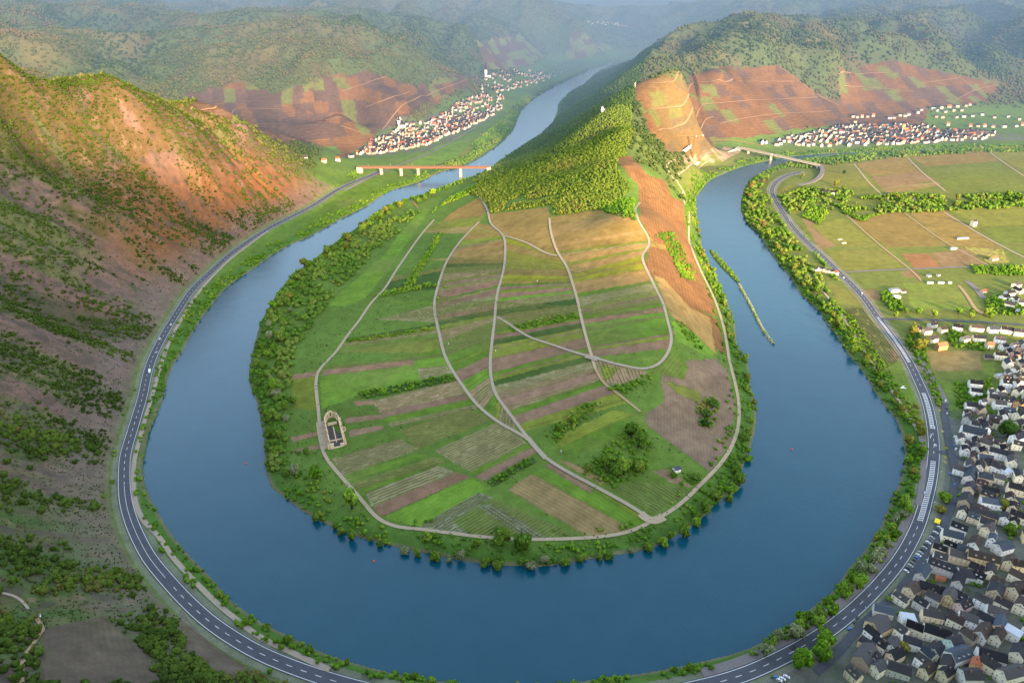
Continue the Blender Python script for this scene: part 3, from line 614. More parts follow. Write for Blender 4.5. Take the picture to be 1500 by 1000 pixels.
for a, b, w in hz:
    for off in (-w, w): marks.append(ribbon(at_s(np.arange(a, b, 3.)), .35, off, flat=7.09, n=2))
    s = a
    while s < b-3:
        p = at_s(np.array([s, s+1.3])); t = (p[1]-p[0])/np.linalg.norm(p[1]-p[0]); nr = np.array([-t[1], t[0]])
        q = [p[0]+nr*w*.85, p[1]+nr*w*.85, p[1]-nr*w*.85+t*2, p[0]-nr*w*.85+t*2]
        marks.append((np.array([[*x, 7.095] for x in q]), np.array([[0, 1, 2, 3]])[:, ::-1])); s += 3.4
def arrow(px, py, ang):
    """A turn arrow painted on the lane."""
    i = near_i(ROADW, px, py); t = ROADW[i+1]-ROADW[i-1]; t /= np.linalg.norm(t); nr = np.array([-t[1], t[0]]); c = pz(px, py, 7.09)[:2]
    def pt(a, b): p = c+t*a+nr*b; return [p[0], p[1], 7.095]
    marks.append((np.array([pt(-2.2,-.25), pt(1,-.25), pt(1,.25), pt(-2.2,.25)]), np.array([[0,1,2,3]])))
    marks.append((np.array([pt(1,-.9), pt(2.6,0), pt(2.6,.01), pt(1,.9)]), np.array([[0,1,2,3]])))
for px, py in ((1363,640),(1369,651),(1364,637),(1371,652),(1364,624),(1369,626)): arrow(px, py, 0)
V, Fq = join(marks); link('road_marking', mesh_np('road_marking', V, Fq, [M['paint']]), kind='structure')
# kerb between the road and the bank path, path beside the road
ia, ib = sorted((near_i(ROADW, 1040, 1003), near_i(ROADW, 1352, 745)))
side = ROADW[ia:ib]
sgn = 1.
qtest = side[5]+np.array([-(side[6]-side[4])[1], (side[6]-side[4])[0]])/np.linalg.norm(side[6]-side[4])*11
if np.hypot(*(qtest-pz(1040, 985, 7)[:2])) > np.hypot(*(2*side[5]-qtest-pz(1040, 985, 7)[:2])): sgn = -1.
V, Fq = ribbon(side, 6.4, sgn*9.6, flat=7.12, n=3); link('pavement', mesh_np('pavement', V, Fq, [M['pavement']]), kind='structure')
kb = []
for o_ in (6.25, 12.95):
    for a, b, z0, z1 in ((o_-.15, o_-.15, 6.9, 7.2), (o_-.15, o_+.15, 7.2, 7.2), (o_+.15, o_+.15, 7.2, 6.9)):
        va, f = ribbon(side, .001, sgn*a, flat=z0, n=2); vb, _ = ribbon(side, .001, sgn*b, flat=z1, n=2)
        n_ = len(side); vv = np.stack([va.reshape(n_, 2, 3)[:, 0], vb.reshape(n_, 2, 3)[:, 0]], 1).reshape(-1, 3); kb.append((vv, f))
V, Fq = join(kb); link('kerb', mesh_np('kerb', V, Fq, [M['pavement']]), kind='structure')
def path(name, pxl, width, matn, lift=.4, dens=6, step=4.):
    w = hitl(pxl, dens)[:, :2]; w = smooth(catmull(smooth(w, 2), step), 4)
    V, Fq = ribbon(w, width, 0, lift=lift, n=4); return link(name, mesh_np(name, V, Fq, [M[matn]], None, True), kind='structure'), w
TR = {}
for nm, pl, wd, mt in (('a', TRACK_A, 3.7, 'gravel'), ('b', TRACK_B, 3.8, 'gravel2'), ('c', TRACK_C, 3.6, 'gravel2'), ('c2', TRACK_C2, 3.6, 'gravel'), ('d', TRACK_D[:10], 3.5, 'gravel'), ('d2', TRACK_D[9:], 3., 'dirt'), ('e', TRACK_E, 3.5, 'gravel2')):
    TR[nm] = path('field_track', pl, wd, mt)[1]
path('field_track', [(772,640),(785,656),(800,672)], 5.2, 'gravel2')
path('track_junction', [(938,752),(955,765),(972,757)], 8.5, 'gravel'); path('track_junction', [(858,522),(867,524),(876,527)], 8, 'gravel2')
path('gravel_forecourt', [(468,618),(471,640),(476,658)], 7.5, 'gravel', .3)
path('bank_path', [(393,338),(362,361),(335,382),(310,407),(290,430),(274,455),(258,482),(246,507),(236,535),(226,570),(214,610),(203,650),(196,680),(196,715),(201,745),(213,766),(233,786),(253,816),(283,849),(317,883),(350,910),(383,934),(433,958),(483,981)], 4.2, 'gravel2', .5)
path('bank_path', [(1349,640),(1327,602),(1308,575),(1287,546),(1266,514),(1244,479),(1224,450),(1204,425),(1185,402)], 3.6, 'gravel2', .5)
path('bank_path', [(1349,640),(1352,652),(1353,680),(1350,710),(1345,740)], 5.5, 'pavement', .45)
for pl, wd, mt in (([(1251,240),(1275,270),(1305,297)], 4, 'gravel'), ([(1323,224),(1350,252),(1385,280)], 4, 'gravel'), ([(1438,215),(1470,238),(1500,258)], 4, 'gravel'), ([(1237,313),(1290,360),(1335,396),(1350,412)], 3.5, 'dirt'), ([(1322,310),(1385,355),(1450,390)], 3.5, 'dirt'), ([(1383,311),(1425,337),(1470,362),(1500,377)], 4, 'gravel2'), ([(1235,399),(1290,396),(1340,394),(1420,391),(1500,389)], 5, 'pavement'), ([(1290,467),(1330,468),(1400,470),(1500,476)], 6, 'asphalt'), ([(1292,277),(1345,270),(1378,269)], 4, 'dirt'), ([(1336,295),(1340,290),(1360,287)], 3, 'gravel2'),
    ([(1385,588),(1383,600),(1387,630),(1391,655),(1398,680),(1400,700),(1392,745),(1370,790),(1345,830),(1320,862)], 7, 'asphalt'), ([(1320,862),(1290,890),(1262,915),(1240,940),(1222,962),(1195,985)], 6, 'asphalt'), ([(1374,663),(1385,661),(1396,665)], 6, 'asphalt'), ([(1345,520),(1357,540),(1370,560),(1382,580),(1385,590)], 6, 'pavement'), ([(1404,418),(1416,432),(1430,455),(1442,462)], 5, 'dirt'), ([(1415,412),(1428,420),(1440,437)], 9, 'pavement'),
    ([(1400,668),(1430,685),(1445,700),(1470,720),(1500,735)], 4.5, 'asphalt'), ([(1425,1000),(1412,960),(1400,925),(1392,890),(1380,862)], 4.5, 'asphalt'),
    ([(33,1000),(33,975),(40,955),(56,935),(66,925),(60,914),(54,906)], 2.2, 'dirt'), ([(0,868),(20,872),(35,880),(42,892)], 1.8, 'gravel2'),
    ([(1001,280),(1000,290),(1003,300)], 4, 'gravel'), ([(990,266),(975,245),(985,235),(1010,232)], 4, 'gravel')):
    path('lane', pl, wd, mt)
for pl in ([(950,123),(1000,121),(1067,120),(1165,120)], [(955,160),(1000,157),(1050,152),(1100,148),(1197,143)], [(1055,182),(1090,174),(1133,168),(1217,163)], [(1140,98),(1165,115),(1190,135),(1230,156)], [(1228,110),(1265,108),(1300,107)], [(1236,127),(1280,129),(1340,135)], [(1343,123),(1375,119),(1404,115)], [(1404,114),(1417,122),(1430,133)], [(1400,147),(1430,132),(1473,123)], [(965,192),(985,187),(1010,180),(1045,172)], [(535,158),(560,150),(600,135)], [(560,190),(600,150),(700,113)], [(500,135),(520,128),(570,112)], [(280,161),(340,160),(410,160)], [(360,182),(430,181),(490,175),(500,172)], [(410,207),(450,206),(483,205)], [(600,290),(612,305)], [(1046,206),(1080,207),(1120,214)], [(500,185),(520,192),(540,198)]):
    path('terrace_road', pl, 3.6, 'terrace', .8)
path('railway_line', [(505,280),(540,262),(565,250),(600,236),(640,220),(680,197),(700,184),(728,168)], 6, 'pavement', .7)

# ------------------------------------------------------------------ railway bridge
A = pz(523, 244, 25.); B = pz(718, 244, 25.); yb = A[1]
r = empty('railway_bridge', (A[0], yb, 0)); tag(r, 'rust red steel girder railway bridge on stone piers across the far river', 'bridge')
L = B[0]-A[0]; b = MB(); b.box((L/2, 0, 24.2), (L, 7, 1.4)); b.build('deck', M['rust'], r)
for sy in (-3.6, 3.6):
    b = MB(); b.box((L/2, sy, 21.2), (L, .35, .8)); b.box((L/2, sy, 25.6), (L, .3, .5)); n = int(L/7)
    for i in range(n):
        x0, x1 = L*i/n, L*(i+1)/n; b.bar((x0, sy, 21.4), (x0, sy, 25.4), .3); b.bar((x0, sy, 21.4 if i % 2 else 25.4), (x1, sy, 25.4 if i % 2 else 21.4), .35)
    b.box((L/2, sy*.99, 22.9), (L, .12, 3.0)); b.build('girder', M['rust'], r)
for px in (559, 588, 613, 675):
    x = float(pz(px, 250, 14.)[0]-A[0]); b = MB(); z0 = min(0, height(A[0]+x, yb)-1) if px != 675 else -3.
    b.box((x, 0, (20.7+z0)/2), (6.4, 11, 20.7-z0), None, 0, .82); b.box((x, 0, 20.3), (7, 10.5, .9)); b.build('pier', M['sand'], r)
b = MB(); b.box((6, 0, 12), (14, 9.5, 23.)); b.build('abutment', M['sand'], r)
b = MB(); b.box((L-3, 0, 14), (10, 9.5, 19.)); b.build('abutment', M['sand'], r)
for k in range(6):
    b = MB(); x = L*(k+.5)/6; b.bar((x, 3.2, 25), (x, 3.2, 33), .35); b.bar((x, 3.2, 32), (x, -1, 32.4), .2); b.build('catenary_mast', M['steel'], r)
# ------------------------------------------------------------------ road bridge
A = pz(1084, 216, 17.); B = pz(1200, 242, 13.); dv = B-A; L = float(np.hypot(dv[0], dv[1])); rz = math.atan2(dv[1], dv[0])
r = empty('road_bridge', (A[0], A[1], 0), rz); tag(r, 'pale concrete road bridge with one slim pier over the river bend', 'bridge')
def zb(x): return 17-4*x/L
b = MB(); b.bar((0, 0, 16.2), (L, 0, 12.2), 11., 1.6); b.build('deck', M['sand2'], r)
for sy in (-5.7, 5.7):
    b = MB(); b.bar((0, sy, 17.5), (L, sy, 13.5), .4, 1.3); b.build('parapet', M['concrete'], r)
b = MB(); b.bar((0, 0, 17.04), (L, 0, 13.04), 8.4, .1); b.build('carriageway', M['pavement'], r)
for f_ in (.12, .42):
    b = MB(); b.box((L*f_, 0, 6), (3.2, 8.5, 21 if f_ > .2 else 18), None, 0, .9); b.build('pier', M['sand2'], r)
b = MB(); b.box((-4, 0, 8), (12, 12, 17)); b.build('abutment', M['concrete'], r)
b = MB(); b.box((L+1, 0, 5), (9, 12, 14)); b.build('abutment', M['concrete'], r)
rampw = smooth(catmull(pz(np.array([1198,1203,1205,1204,1199,1190,1180,1168.]), np.array([241.5,244,248,253,259,264,267,268.]), 12.)[:, :2], 5), 4)
zz = np.linspace(12.9, 8.2, len(rampw)); V1, F1 = ribbon(rampw, 10, 0, flat=zz, n=3); n_ = len(rampw); vv = V1.reshape(n_, 3, 3); sk = []
for e in (0, 2):
    lo = vv[:, e].copy(); lo[:, 2] = 2.; c_ = np.stack([vv[:, e], lo], 1).reshape(-1, 3); ii = np.arange(len(c_)).reshape(n_, 2); sk.append((c_, np.stack([ii[:-1, 0], ii[1:, 0], ii[1:, 1], ii[:-1, 1]], -1)))
V, Fq = join([(V1, F1)]+sk); link('bridge_ramp', mesh_np('bridge_ramp', V, Fq, [M['pavement']]), kind='structure')
# ------------------------------------------------------------------ tower crane and the building site
c = hit(1014.5, 232)[0]; hgt_ = 62.
r = empty('tower_crane', tuple(c), math.radians(4)); tag(r, 'orange tower crane standing on the building site by the river bend', 'crane')
b = MB()
for sx in (-1.2, 1.2):
    for sy in (-1.2, 1.2): b.bar((sx, sy, 0), (sx, sy, hgt_), 1.2)
for k in range(15):
    z0, z1 = hgt_*k/15, hgt_*(k+1)/15; s_ = 1 if k % 2 else -1
    for q in (-1.2, 1.2): b.bar((-1.2*s_, q, z0), (1.2*s_, q, z1), .45); b.bar((q, -1.2*s_, z0), (q, 1.2*s_, z1), .45)
b.build('mast', M['orange'], r)
b = MB(); b.bar((-52, 0, hgt_-4), (0, 0, hgt_-4), 1.6); b.bar((-52, 0, hgt_-4), (0, 0, hgt_-2), .7)
for k in range(14): b.bar((-52+k*3.7, 0, hgt_-4), (-50+k*3.7, 0, hgt_-2.4), .5)
b.build('jib', M['orange'], r)
b = MB(); b.bar((0, 0, hgt_-4), (20, 0, hgt_-4), 1.8); b.build('counter_jib', M['orange'], r)
b = MB(); b.box((19, 0, hgt_-4.5), (4, 2.6, 3.4)); b.build('counterweight', M['concrete'], r)
b = MB(); b.box((1.8, -1.8, hgt_-5.5), (2, 2, 2.6)); b.build('cab', M['white'], r)
b = MB(); b.bar((-34, 0, hgt_-4), (-34, 0, hgt_-20), .2); b.box((-34, 0, hgt_-21), (1, 1, 1.6)); b.build('hook', M['dark'], r)
def block(pxa, pxb, wid, hh, matn, name, label, cat, base=0.):
    a, b_ = hit([pxa[0], pxb[0]], [pxa[1], pxb[1]]); d_ = b_-a; L_ = float(np.hypot(d_[0], d_[1])); z = min(a[2], b_[2])-.6
    r_ = empty(name, (a[0], a[1], z), math.atan2(d_[1], d_[0])); tag(r_, label, cat); return r_, L_
r, L = block((978,222), (1012,216), 9, 7, 'white', 'retaining_wall', 'long white concrete retaining wall on the building site below the vineyards', 'wall')
b = MB(); b.box((L/2, 0, 4), (L, 1.2, 9)); b.build('wall_slab', M['white'], r)
for k in range(5): b = MB(); b.box((L*(k+.5)/5, -1.1, 3.5), (1, 1.1, 8)); b.build('buttress', M['concrete'], r)
r, L = block((1012,236), (1082,219), 9, 7, 'white', 'noise_barrier', 'row of pale concrete panels along the building site road', 'wall')
for k in range(12):
    b = MB(); b.box((L*(k+.5)/12, 0, 2.6), (L/12*.9, .6, 4.4+1.2*math.sin(k*2.1))); b.build('panel', M['white'] if k % 3 else M['sand2'], r)
# ------------------------------------------------------------------ ruined abbey church beside the track
pa = hit(484.5, 611)[0]; pb = hit(494.5, 655)[0]; d_ = pb-pa; L = float(np.hypot(d_[0], d_[1])); rz = math.atan2(d_[1], d_[0]); base = float(min(pa[2], pb[2]))-.5
r = empty('church_ruin', (pa[0], pa[1], base), rz); tag(r, 'roofless sandstone church ruin with apse and dark floor beside the field track', 'ruin')
Wd = 14.5
gr_ = random.Random(5)
def arcade(x0, x1, y, hh, nwin, name='side_wall'):
    b = MB(); n_ = nwin; pw = (x1-x0)/n_; s = 1 if y > 0 else -1
    b.box(((x0+x1)/2, y, 1.6), (x1-x0, 1.1, 3.2))
    for k in range(n_+1):
        x = x0+k*pw; h_ = hh*gr_.uniform(.82, 1.12); b.box((min(max(x, x0+pw*.24), x1-pw*.24), y, h_/2+.3), (pw*.48, 1.05, h_)); b.box((min(max(x, x0+.8), x1-.8), y+s*1.5, hh*.33), (1.3, 2.0, hh*.66), None, 0, .72)
    for k in range(n_):
        x = x0+(k+.5)*pw; zt = hh*gr_.uniform(.80, .98)
        if gr_.random() < .8: b.bar((x-pw*.27, y, zt-1.3), (x, y, zt), 1.0, .9); b.bar((x+pw*.27, y, zt-1.3), (x, y, zt), 1.0, .9)
        if gr_.random() < .6: b.box((x, y, zt+.5), (pw*.6, 1.0, gr_.uniform(.5, 1.2)))
    return b.build(name, M['sand'], r)
arcade(L*.20, L, -Wd/2, 10.5, 5); arcade(L*.20, L, Wd/2, 11.5, 5)
b = MB(); pts_ = [(L*.20, Wd/2), (L*.07, Wd*.34), (0., Wd*.15), (0., -Wd*.15), (L*.07, -Wd*.34), (L*.20, -Wd/2)]
for (x0, y0), (x1, y1) in zip(pts_, pts_[1:]):
    p0, p1 = Vector((x0, y0, 0)), Vector((x1, y1, 0)); h_ = gr_.uniform(9, 11.5)
    b.bar((x0, y0, 1.6), (x1, y1, 1.6), 1.1, 3.2); b.bar((x0, y0, h_-.8), (x1, y1, h_-.8), 1.05, 1.6)
    for q in (p0.lerp(p1, .16), p0.lerp(p1, .84)): b.box((q.x, q.y, h_/2), (1.3, 1.3, h_))
    o_ = Vector((x0-L*.22, y0, 0)).normalized()*1.3; b.box((x0+o_.x, y0+o_.y, 3.4), (1.5, 1.5, 6.8), None, 0, .7)
b.build('apse', M['sand'], r)
b = MB(); b.box((L, -Wd/2+2.2, 3.4), (1.3, 3.6, 6.8)); b.box((L, Wd/2-2.2, 2.4), (1.3, 3.6, 4.8)); b.box((L, 0, .7), (1.2, Wd-6, 1.4)); b.build('west_wall', M['sand2'], r)
b = MB(); b.box((L*.62, 0, .9), (L*.72, Wd-1.6, 1.4)); b.build('floor', M['slate_floor'], r)
b = MB(); b.box((L*.6, .2, 1.9), (L*.52, .9, .8)); b.box((L*.26, 0, 2.6), (1, Wd-4.5, 4.4)); b.box((L*.80, 0, 1.9), (.8, Wd-1.7, 2.2)); b.build('cross_wall', M['sand2'], r)
b = MB(); b.box((L*.12, 0, .9), (L*.26, Wd*.62, 1.4)); b.build('choir_floor', M['sand2'], r)
b = MB(); b.box((L*.5, Wd/2+4.6, 1.4), (7, .8, 2.8)); b.box((L*.5+3.2, Wd/2+2.6, 1.4), (.8, 4, 2.8)); b.box((L*.5-3.2, Wd/2+2.6, 1.4), (.8, 4, 2.8)); b.build('sacristy_wall', M['sand'], r)
b = MB()
for k in range(7): b.box((L*.5-4+k*.9, Wd/2+7.5+k*2.1, .6), (1.4+.3*(k % 3), 2, 1.1)); 
b.build('foundation', M['sand2'], r)
# ------------------------------------------------------------------ island and training wall in the right arm of the river
def mound(name, pxl, widths, zt, matn, lift=0.):
    w = smooth(catmull(px2w(pxl, 0.)[:, :2], 6), 3); t = np.gradient(w, axis=0); t /= np.linalg.norm(t, axis=1)[:, None]; nr = np.stack([-t[:, 1], t[:, 0]], -1)
    s_ = np.linspace(0, 1, len(w)); wd = np.interp(s_, np.linspace(0, 1, len(widths)), widths)*(1+.25*(vnoise(s_*40, s_*0, 3)-.5))
    prof = [(-.5, -1.2), (-.46, .15), (-.2, zt), (.2, zt), (.46, .15), (.5, -1.2)]
    V = np.stack([np.concatenate([w+nr*(wd*a)[:, None], (np.zeros(len(w))+z)[:, None]], -1) for a, z in prof], 1); ii = np.arange(V.shape[0]*6).reshape(-1, 6)
    Fq = np.stack([ii[:-1, :-1], ii[:-1, 1:], ii[1:, 1:], ii[1:, :-1]], -1).reshape(-1, 4)
    link(name, mesh_np(name, V.reshape(-1, 3), Fq, [M[matn]]), kind='structure'); return w, wd
M['turf'] = simple('island_turf', (.075,.130,.028), .95, .1, .4, .25)
M['rubble'] = simple('stone_rubble', (.30,.265,.205), .95, .1, .4, .5)
ISL, ISLW = mound('river_island', [(1041,367),(1048,375),(1060,389),(1072,402),(1081,413)], [6,15,16,14,7], 1.6, 'turf')
TRW, TRWW = mound('training_wall', [(1082,415),(1090,430),(1099,446),(1106,460),(1114,476),(1122,489),(1133,504)], [5,5,5.5,5,5,5.5,5], .9, 'rubble')
# ------------------------------------------------------------------ foliage
def leaf_mat(name, stops, instancer=False, val=1.):
    m, nt, out = mat(name); P = worldpos(nt)
    at = nd(nt, 'ShaderNodeAttribute', attribute_name='tint'); 
    if instancer: at.attribute_type = 'INSTANCER'
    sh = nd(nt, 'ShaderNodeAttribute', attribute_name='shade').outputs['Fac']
    oi = nt.nodes.new('ShaderNodeObjectInfo'); n = noise(nt, .8, 3., .6, P)
    t = at.outputs['Fac'] if instancer else oi.outputs['Random']
    c = ramp(nt, math_(nt, 'MULTIPLY_ADD', math_(nt, 'SUBTRACT', n, .5), .35, t), *stops)
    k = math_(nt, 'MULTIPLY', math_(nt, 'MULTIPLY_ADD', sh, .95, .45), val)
    hs = nt.nodes.new('ShaderNodeHueSaturation'); nt.links.new(c, hs.inputs['Color']); nt.links.new(k, hs.inputs['Value'])
    d = nd(nt, 'ShaderNodeBsdfDiffuse'); tr = nt.nodes.new('ShaderNodeBsdfTranslucent'); mx = nd(nt, 'ShaderNodeMixShader', i_0=.22)
    nt.links.new(hs.outputs[0], d.inputs[0]); nt.links.new(hs.outputs[0], tr.inputs[0]); nt.links.new(d.outputs[0], mx.inputs[1]); nt.links.new(tr.outputs[0], mx.inputs[2]); nt.links.new(mx.outputs[0], out.inputs[0]); return m
G_STOPS = {'green': ((.0,(.080,.165,.020)),(.5,(.125,.225,.026)),(1.,(.180,.260,.040))), 'bright': ((.0,(.130,.265,.020)),(.5,(.170,.315,.026)),(1.,(.225,.340,.045))),
  'olive': ((.0,(.150,.180,.032)),(.5,(.215,.225,.038)),(1.,(.270,.250,.050))), 'brown': ((.0,(.165,.120,.050)),(.5,(.200,.140,.058)),(1.,(.180,.160,.050))), 'dark': ((.0,(.042,.095,.018)),(.5,(.064,.130,.022)),(1.,(.090,.160,.030))), 'grey': ((.0,(.190,.235,.110)),(.5,(.240,.275,.130)),(1.,(.280,.300,.150)))}
for k, st in G_STOPS.items(): M['leaf_'+k] = leaf_mat('leaves_'+k, st)
ICO = {}
def ico(sub):
    if sub not in ICO:
        bm = bmesh.new(); bmesh.ops.create_icosphere(bm, subdivisions=sub, radius=1.); v = np.array([q.co[:] for q in bm.verts]); f = np.array([[q.index for q in fa.verts] for fa in bm.faces]); bm.free(); ICO[sub] = (v, f)
    return ICO[sub]
def crown_np(seed, nlump=11, nleaf=380, flat=.85, leaf=.15, core=True, spread=.62):
    """Crown of radius about 1, base at z = 0: leaf clumps on the outside of several boughs round a core darkened as inner shade."""
    g = np.random.default_rng(seed); L = []
    for k in range(nlump):
        a = g.uniform(0, 2*math.pi); rr = spread*math.sqrt(g.uniform(.05, 1)); z = g.uniform(.35, 1.25)*flat; sh = 1-.35*abs(z/flat-.75); L.append((rr*math.cos(a)*sh, rr*math.sin(a)*sh, z, g.uniform(.30, .48)))
    L.append((0, 0, .8*flat, .55)); L = np.array(L); V = []; Fq = []; S = []
    n = 0
    if core:
        v, f = ico(2)
        for l in L:
            q = v*(l[3]*.86)*(1+.18*g.standard_normal((len(v), 1)))+l[:3]; V.append(q); Fq.append(np.c_[f, f[:, 2]]+n); n += len(v); S.append(np.full(len(v), .12)+.25*np.clip(q[:, 2]/1.6, 0, 1))  # boughs inside darkened as shade, paler towards the top
    d = g.standard_normal((nleaf, 3)); d /= np.linalg.norm(d, axis=1)[:, None]; d[:, 2] = np.where(d[:, 2] < -.35, -d[:, 2], d[:, 2])
    li = g.choice(len(L), nleaf, p=L[:, 3]**2/(L[:, 3]**2).sum()); c = L[li, :3]+d*(L[li, 3]*g.uniform(.9, 1.12, nleaf))[:, None]
    nn = d+.55*g.standard_normal((nleaf, 3)); nn /= np.linalg.norm(nn, axis=1)[:, None]
    u = np.cross(nn, g.standard_normal((nleaf, 3))); u /= np.linalg.norm(u, axis=1)[:, None]; w = np.cross(nn, u); sz = (leaf*g.uniform(.6, 1.3, nleaf))[:, None]
    q = np.stack([c-u*sz, c-w*sz*.8, c+u*sz, c+w*sz*.8], 1).reshape(-1, 3); V.append(q); Fq.append(np.arange(nleaf*4).reshape(-1, 4)+n)
    S.append(np.repeat(np.clip(.30+.35*np.clip(c[:, 2]/1.5, 0, 1)+.22*g.standard_normal(nleaf), .05, 1.), 4))  # shade put into the leaf colour: clumps paler towards the crown top
    return np.vstack(V), np.vstack(Fq), np.concatenate(S)
def tri_or_quad(me_name, V, Fq, mats, S=None):
    """Mesh whose faces are quads, or triangles written with the last corner twice."""
    me = bpy.data.meshes.new(me_name); isT = Fq[:, 2] == Fq[:, 3]
    ls = np.where(isT, 3, 4); me.vertices.add(len(V)); me.vertices.foreach_set('co', V.astype(np.float32).ravel()); me.loops.add(int(ls.sum())); me.polygons.add(len(Fq))
    keep_ = np.ones(Fq.shape, bool); keep_[isT, 3] = False; me.loops.foreach_set('vertex_index', Fq[keep_].astype(np.int32)); me.polygons.foreach_set('loop_start', np.r_[0, np.cumsum(ls)[:-1]].astype(np.int32))
    for m_ in mats: me.materials.append(m_)
    if S is not None: at = me.attributes.new('shade', 'FLOAT', 'POINT'); at.data.foreach_set('value', S.astype(np.float32))
    me.update(calc_edges=True); return me
PROTO = {}
for kd in G_STOPS:
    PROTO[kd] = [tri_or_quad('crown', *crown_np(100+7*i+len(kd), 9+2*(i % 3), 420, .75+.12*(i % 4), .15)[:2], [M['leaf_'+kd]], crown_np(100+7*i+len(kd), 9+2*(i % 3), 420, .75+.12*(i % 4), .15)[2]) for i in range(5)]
def trunk_mesh(seed):
    g = random.Random(seed); b = MB(); b.cyl((0, 0, -.6), (0, 0, 1.6), .17, .11, 7)
    for k in range(4):
        a = k*1.57+g.uniform(-.4, .4); b.cyl((0, 0, .75+.2*k), (math.cos(a)*.5, math.sin(a)*.5, 1.5+.22*k), .07, .025, 5)
    me = bpy.data.meshes.new('trunk'); me.from_pydata(b.v, [], b.f); me.materials.append(M['bark']); me.update(); return me
TRUNKS = [trunk_mesh(i) for i in range(3)]
TREES = []
def tree(x, y, R, kind, label, group, tall=1., seed=None):
    """One tree: trunk with limbs, crown of leaf clumps."""
    z = float(height(x, y)); o = empty('tree', (x, y, z), random.uniform(0, 6.28)); tag(o, label, 'tree', group)
    t = link('trunk', random.choice(TRUNKS), o); t.scale = (R, R, R*.9*tall)
    c = link('crown', random.choice(PROTO[kind]), o); c.location = (0, 0, R*.28*tall); c.scale = (R*random.uniform(.9, 1.1), R*random.uniform(.9, 1.1), R*tall*random.uniform(.95, 1.15)); TREES.append((x, y, R)); return o
ORD = ['first','second','third','fourth','fifth','sixth','seventh','eighth','ninth','tenth','eleventh','twelfth','thirteenth','fourteenth','fifteenth','sixteenth','seventeenth','eighteenth','nineteenth','twentieth','twenty-first','twenty-second','twenty-third','twenty-fourth','twenty-fifth','twenty-sixth','twenty-seventh','twenty-eighth','twenty-ninth','thirtieth']+['%dth' % k if k % 10 not in (1, 2, 3) else '%d%s' % (k, {1:'st',2:'nd',3:'rd'}[k % 10]) for k in range(31, 120)]
KW = {'green':'green','bright':'bright green','olive':'olive','brown':'reddish brown','dark':'dark green','grey':'grey green'}
def clear(x, y, R, k=.75):
    return all((x-a)**2+(y-b)**2 > ((R+c_)*k)**2 for a, b, c_ in TREES)
def row_trees(pxl, n, off, Rr, kinds, where, frm, group, z0=1., jit=3.):
    """Trees standing along a stretch of bank, counted from a landmark."""
    w = catmull(px2w(pxl, z0)[:, :2], 3); ln_ = np.r_[0, np.cumsum(np.linalg.norm(np.diff(w, axis=0), axis=1))]; k = 0
    cnt = {}
    for i in range(n):
        for _ in range(12):
            s_ = (i+random.uniform(.1, .9))/n*ln_[-1]; x = float(np.interp(s_, ln_, w[:, 0])); y = float(np.interp(s_, ln_, w[:, 1])); j = min(int(np.searchsorted(ln_, s_)), len(w)-1); t = w[j]-w[j-1 if j else 1]; t = t/np.linalg.norm(t)*(1 if j else -1)
            o_ = random.uniform(*off); x += -t[1]*o_; y += t[0]*o_; R = random.uniform(*Rr)
            if clear(x, y, R): break
        else: continue
        kd = random.choice(kinds); cnt[kd] = cnt.get(kd, 0)+1
        size = 'large' if R > Rr[0]+.66*(Rr[1]-Rr[0]) else 'small' if R < Rr[0]+.33*(Rr[1]-Rr[0]) else 'middling'
        key = (kd, size); cnt[key] = cnt.get(key, 0)+1
        tree(x, y, R, kd, f'{ORD[cnt[key]-1]} {size} {KW[kd]} tree from {frm} {where}', group, random.uniform(.95, 1.25))
def spot(px, py, R, kind, label, tall=1.): x, y, z = hit(px, py)[0]; return tree(float(x), float(y), R, kind, label, None, tall)
# single trees one can tell apart
spot(516,744,9.5,'bright','large round bright green tree beside the track bend below the abbey field',1.05); spot(464,700,9,'bright','large spreading green tree between the abbey track and the river'); spot(432,697,6,'grey','grey green willow close to the left shore of the loop'); spot(418,700,5.5,'green','green tree at the waterline left of the grey willow')
spot(735,797,9,'green','broad green tree covering the shore track at the loop tip'); spot(764,803,9.5,'green','broad green tree right of its twin at the loop tip'); spot(626,793,5.5,'bright','small bright tree below the shore track left of the loop tip'); spot(700,800,4.5,'green','low green tree on the shore bank below the pale vine rows')
spot(1206,944,8.5,'bright','round bright green tree nearest the blue car by the village road',1.05); spot(1200,967,8.5,'bright','round bright green tree in the middle of the three by the village road',1.05); spot(1170,978,8.5,'bright','round bright green tree leftmost of the three by the village road',1.05)
spot(1383,735,6.5,'bright','bright green tree on the verge above the yellow awning'); spot(1376,750,5,'olive','olive tree on the verge below the bright one above the yellow awning'); spot(1300,880,3,'bright','small bright bush tree at the lower end of the car park')
spot(1476,640,10,'dark','large dark green tree among the upper village houses'); spot(1320,956,5,'olive','olive yellow tree in the courtyard of the white gabled house'); spot(1470,745,5.5,'olive','green garden tree behind the tan long house'); spot(1478,780,6,'green','green tree in the walled garden among village roofs'); spot(1345,512,8,'olive','sunlit yellow green tree at the corner of the pale field')
spot(1338,490,7,'olive','sunlit olive tree beside the road fork above the pale field'); spot(1355,505,6,'olive','smaller sunlit tree behind the corner of the pale field'); spot(914,690,8,'bright','round bright tree at the front of the grove on the loop'); spot(885,683,6,'green','green tree at the left front of the loop grove'); spot(935,655,9,'green','tall green tree in the middle of the loop grove'); spot(925,640,8,'green','green tree at the back of the loop grove')
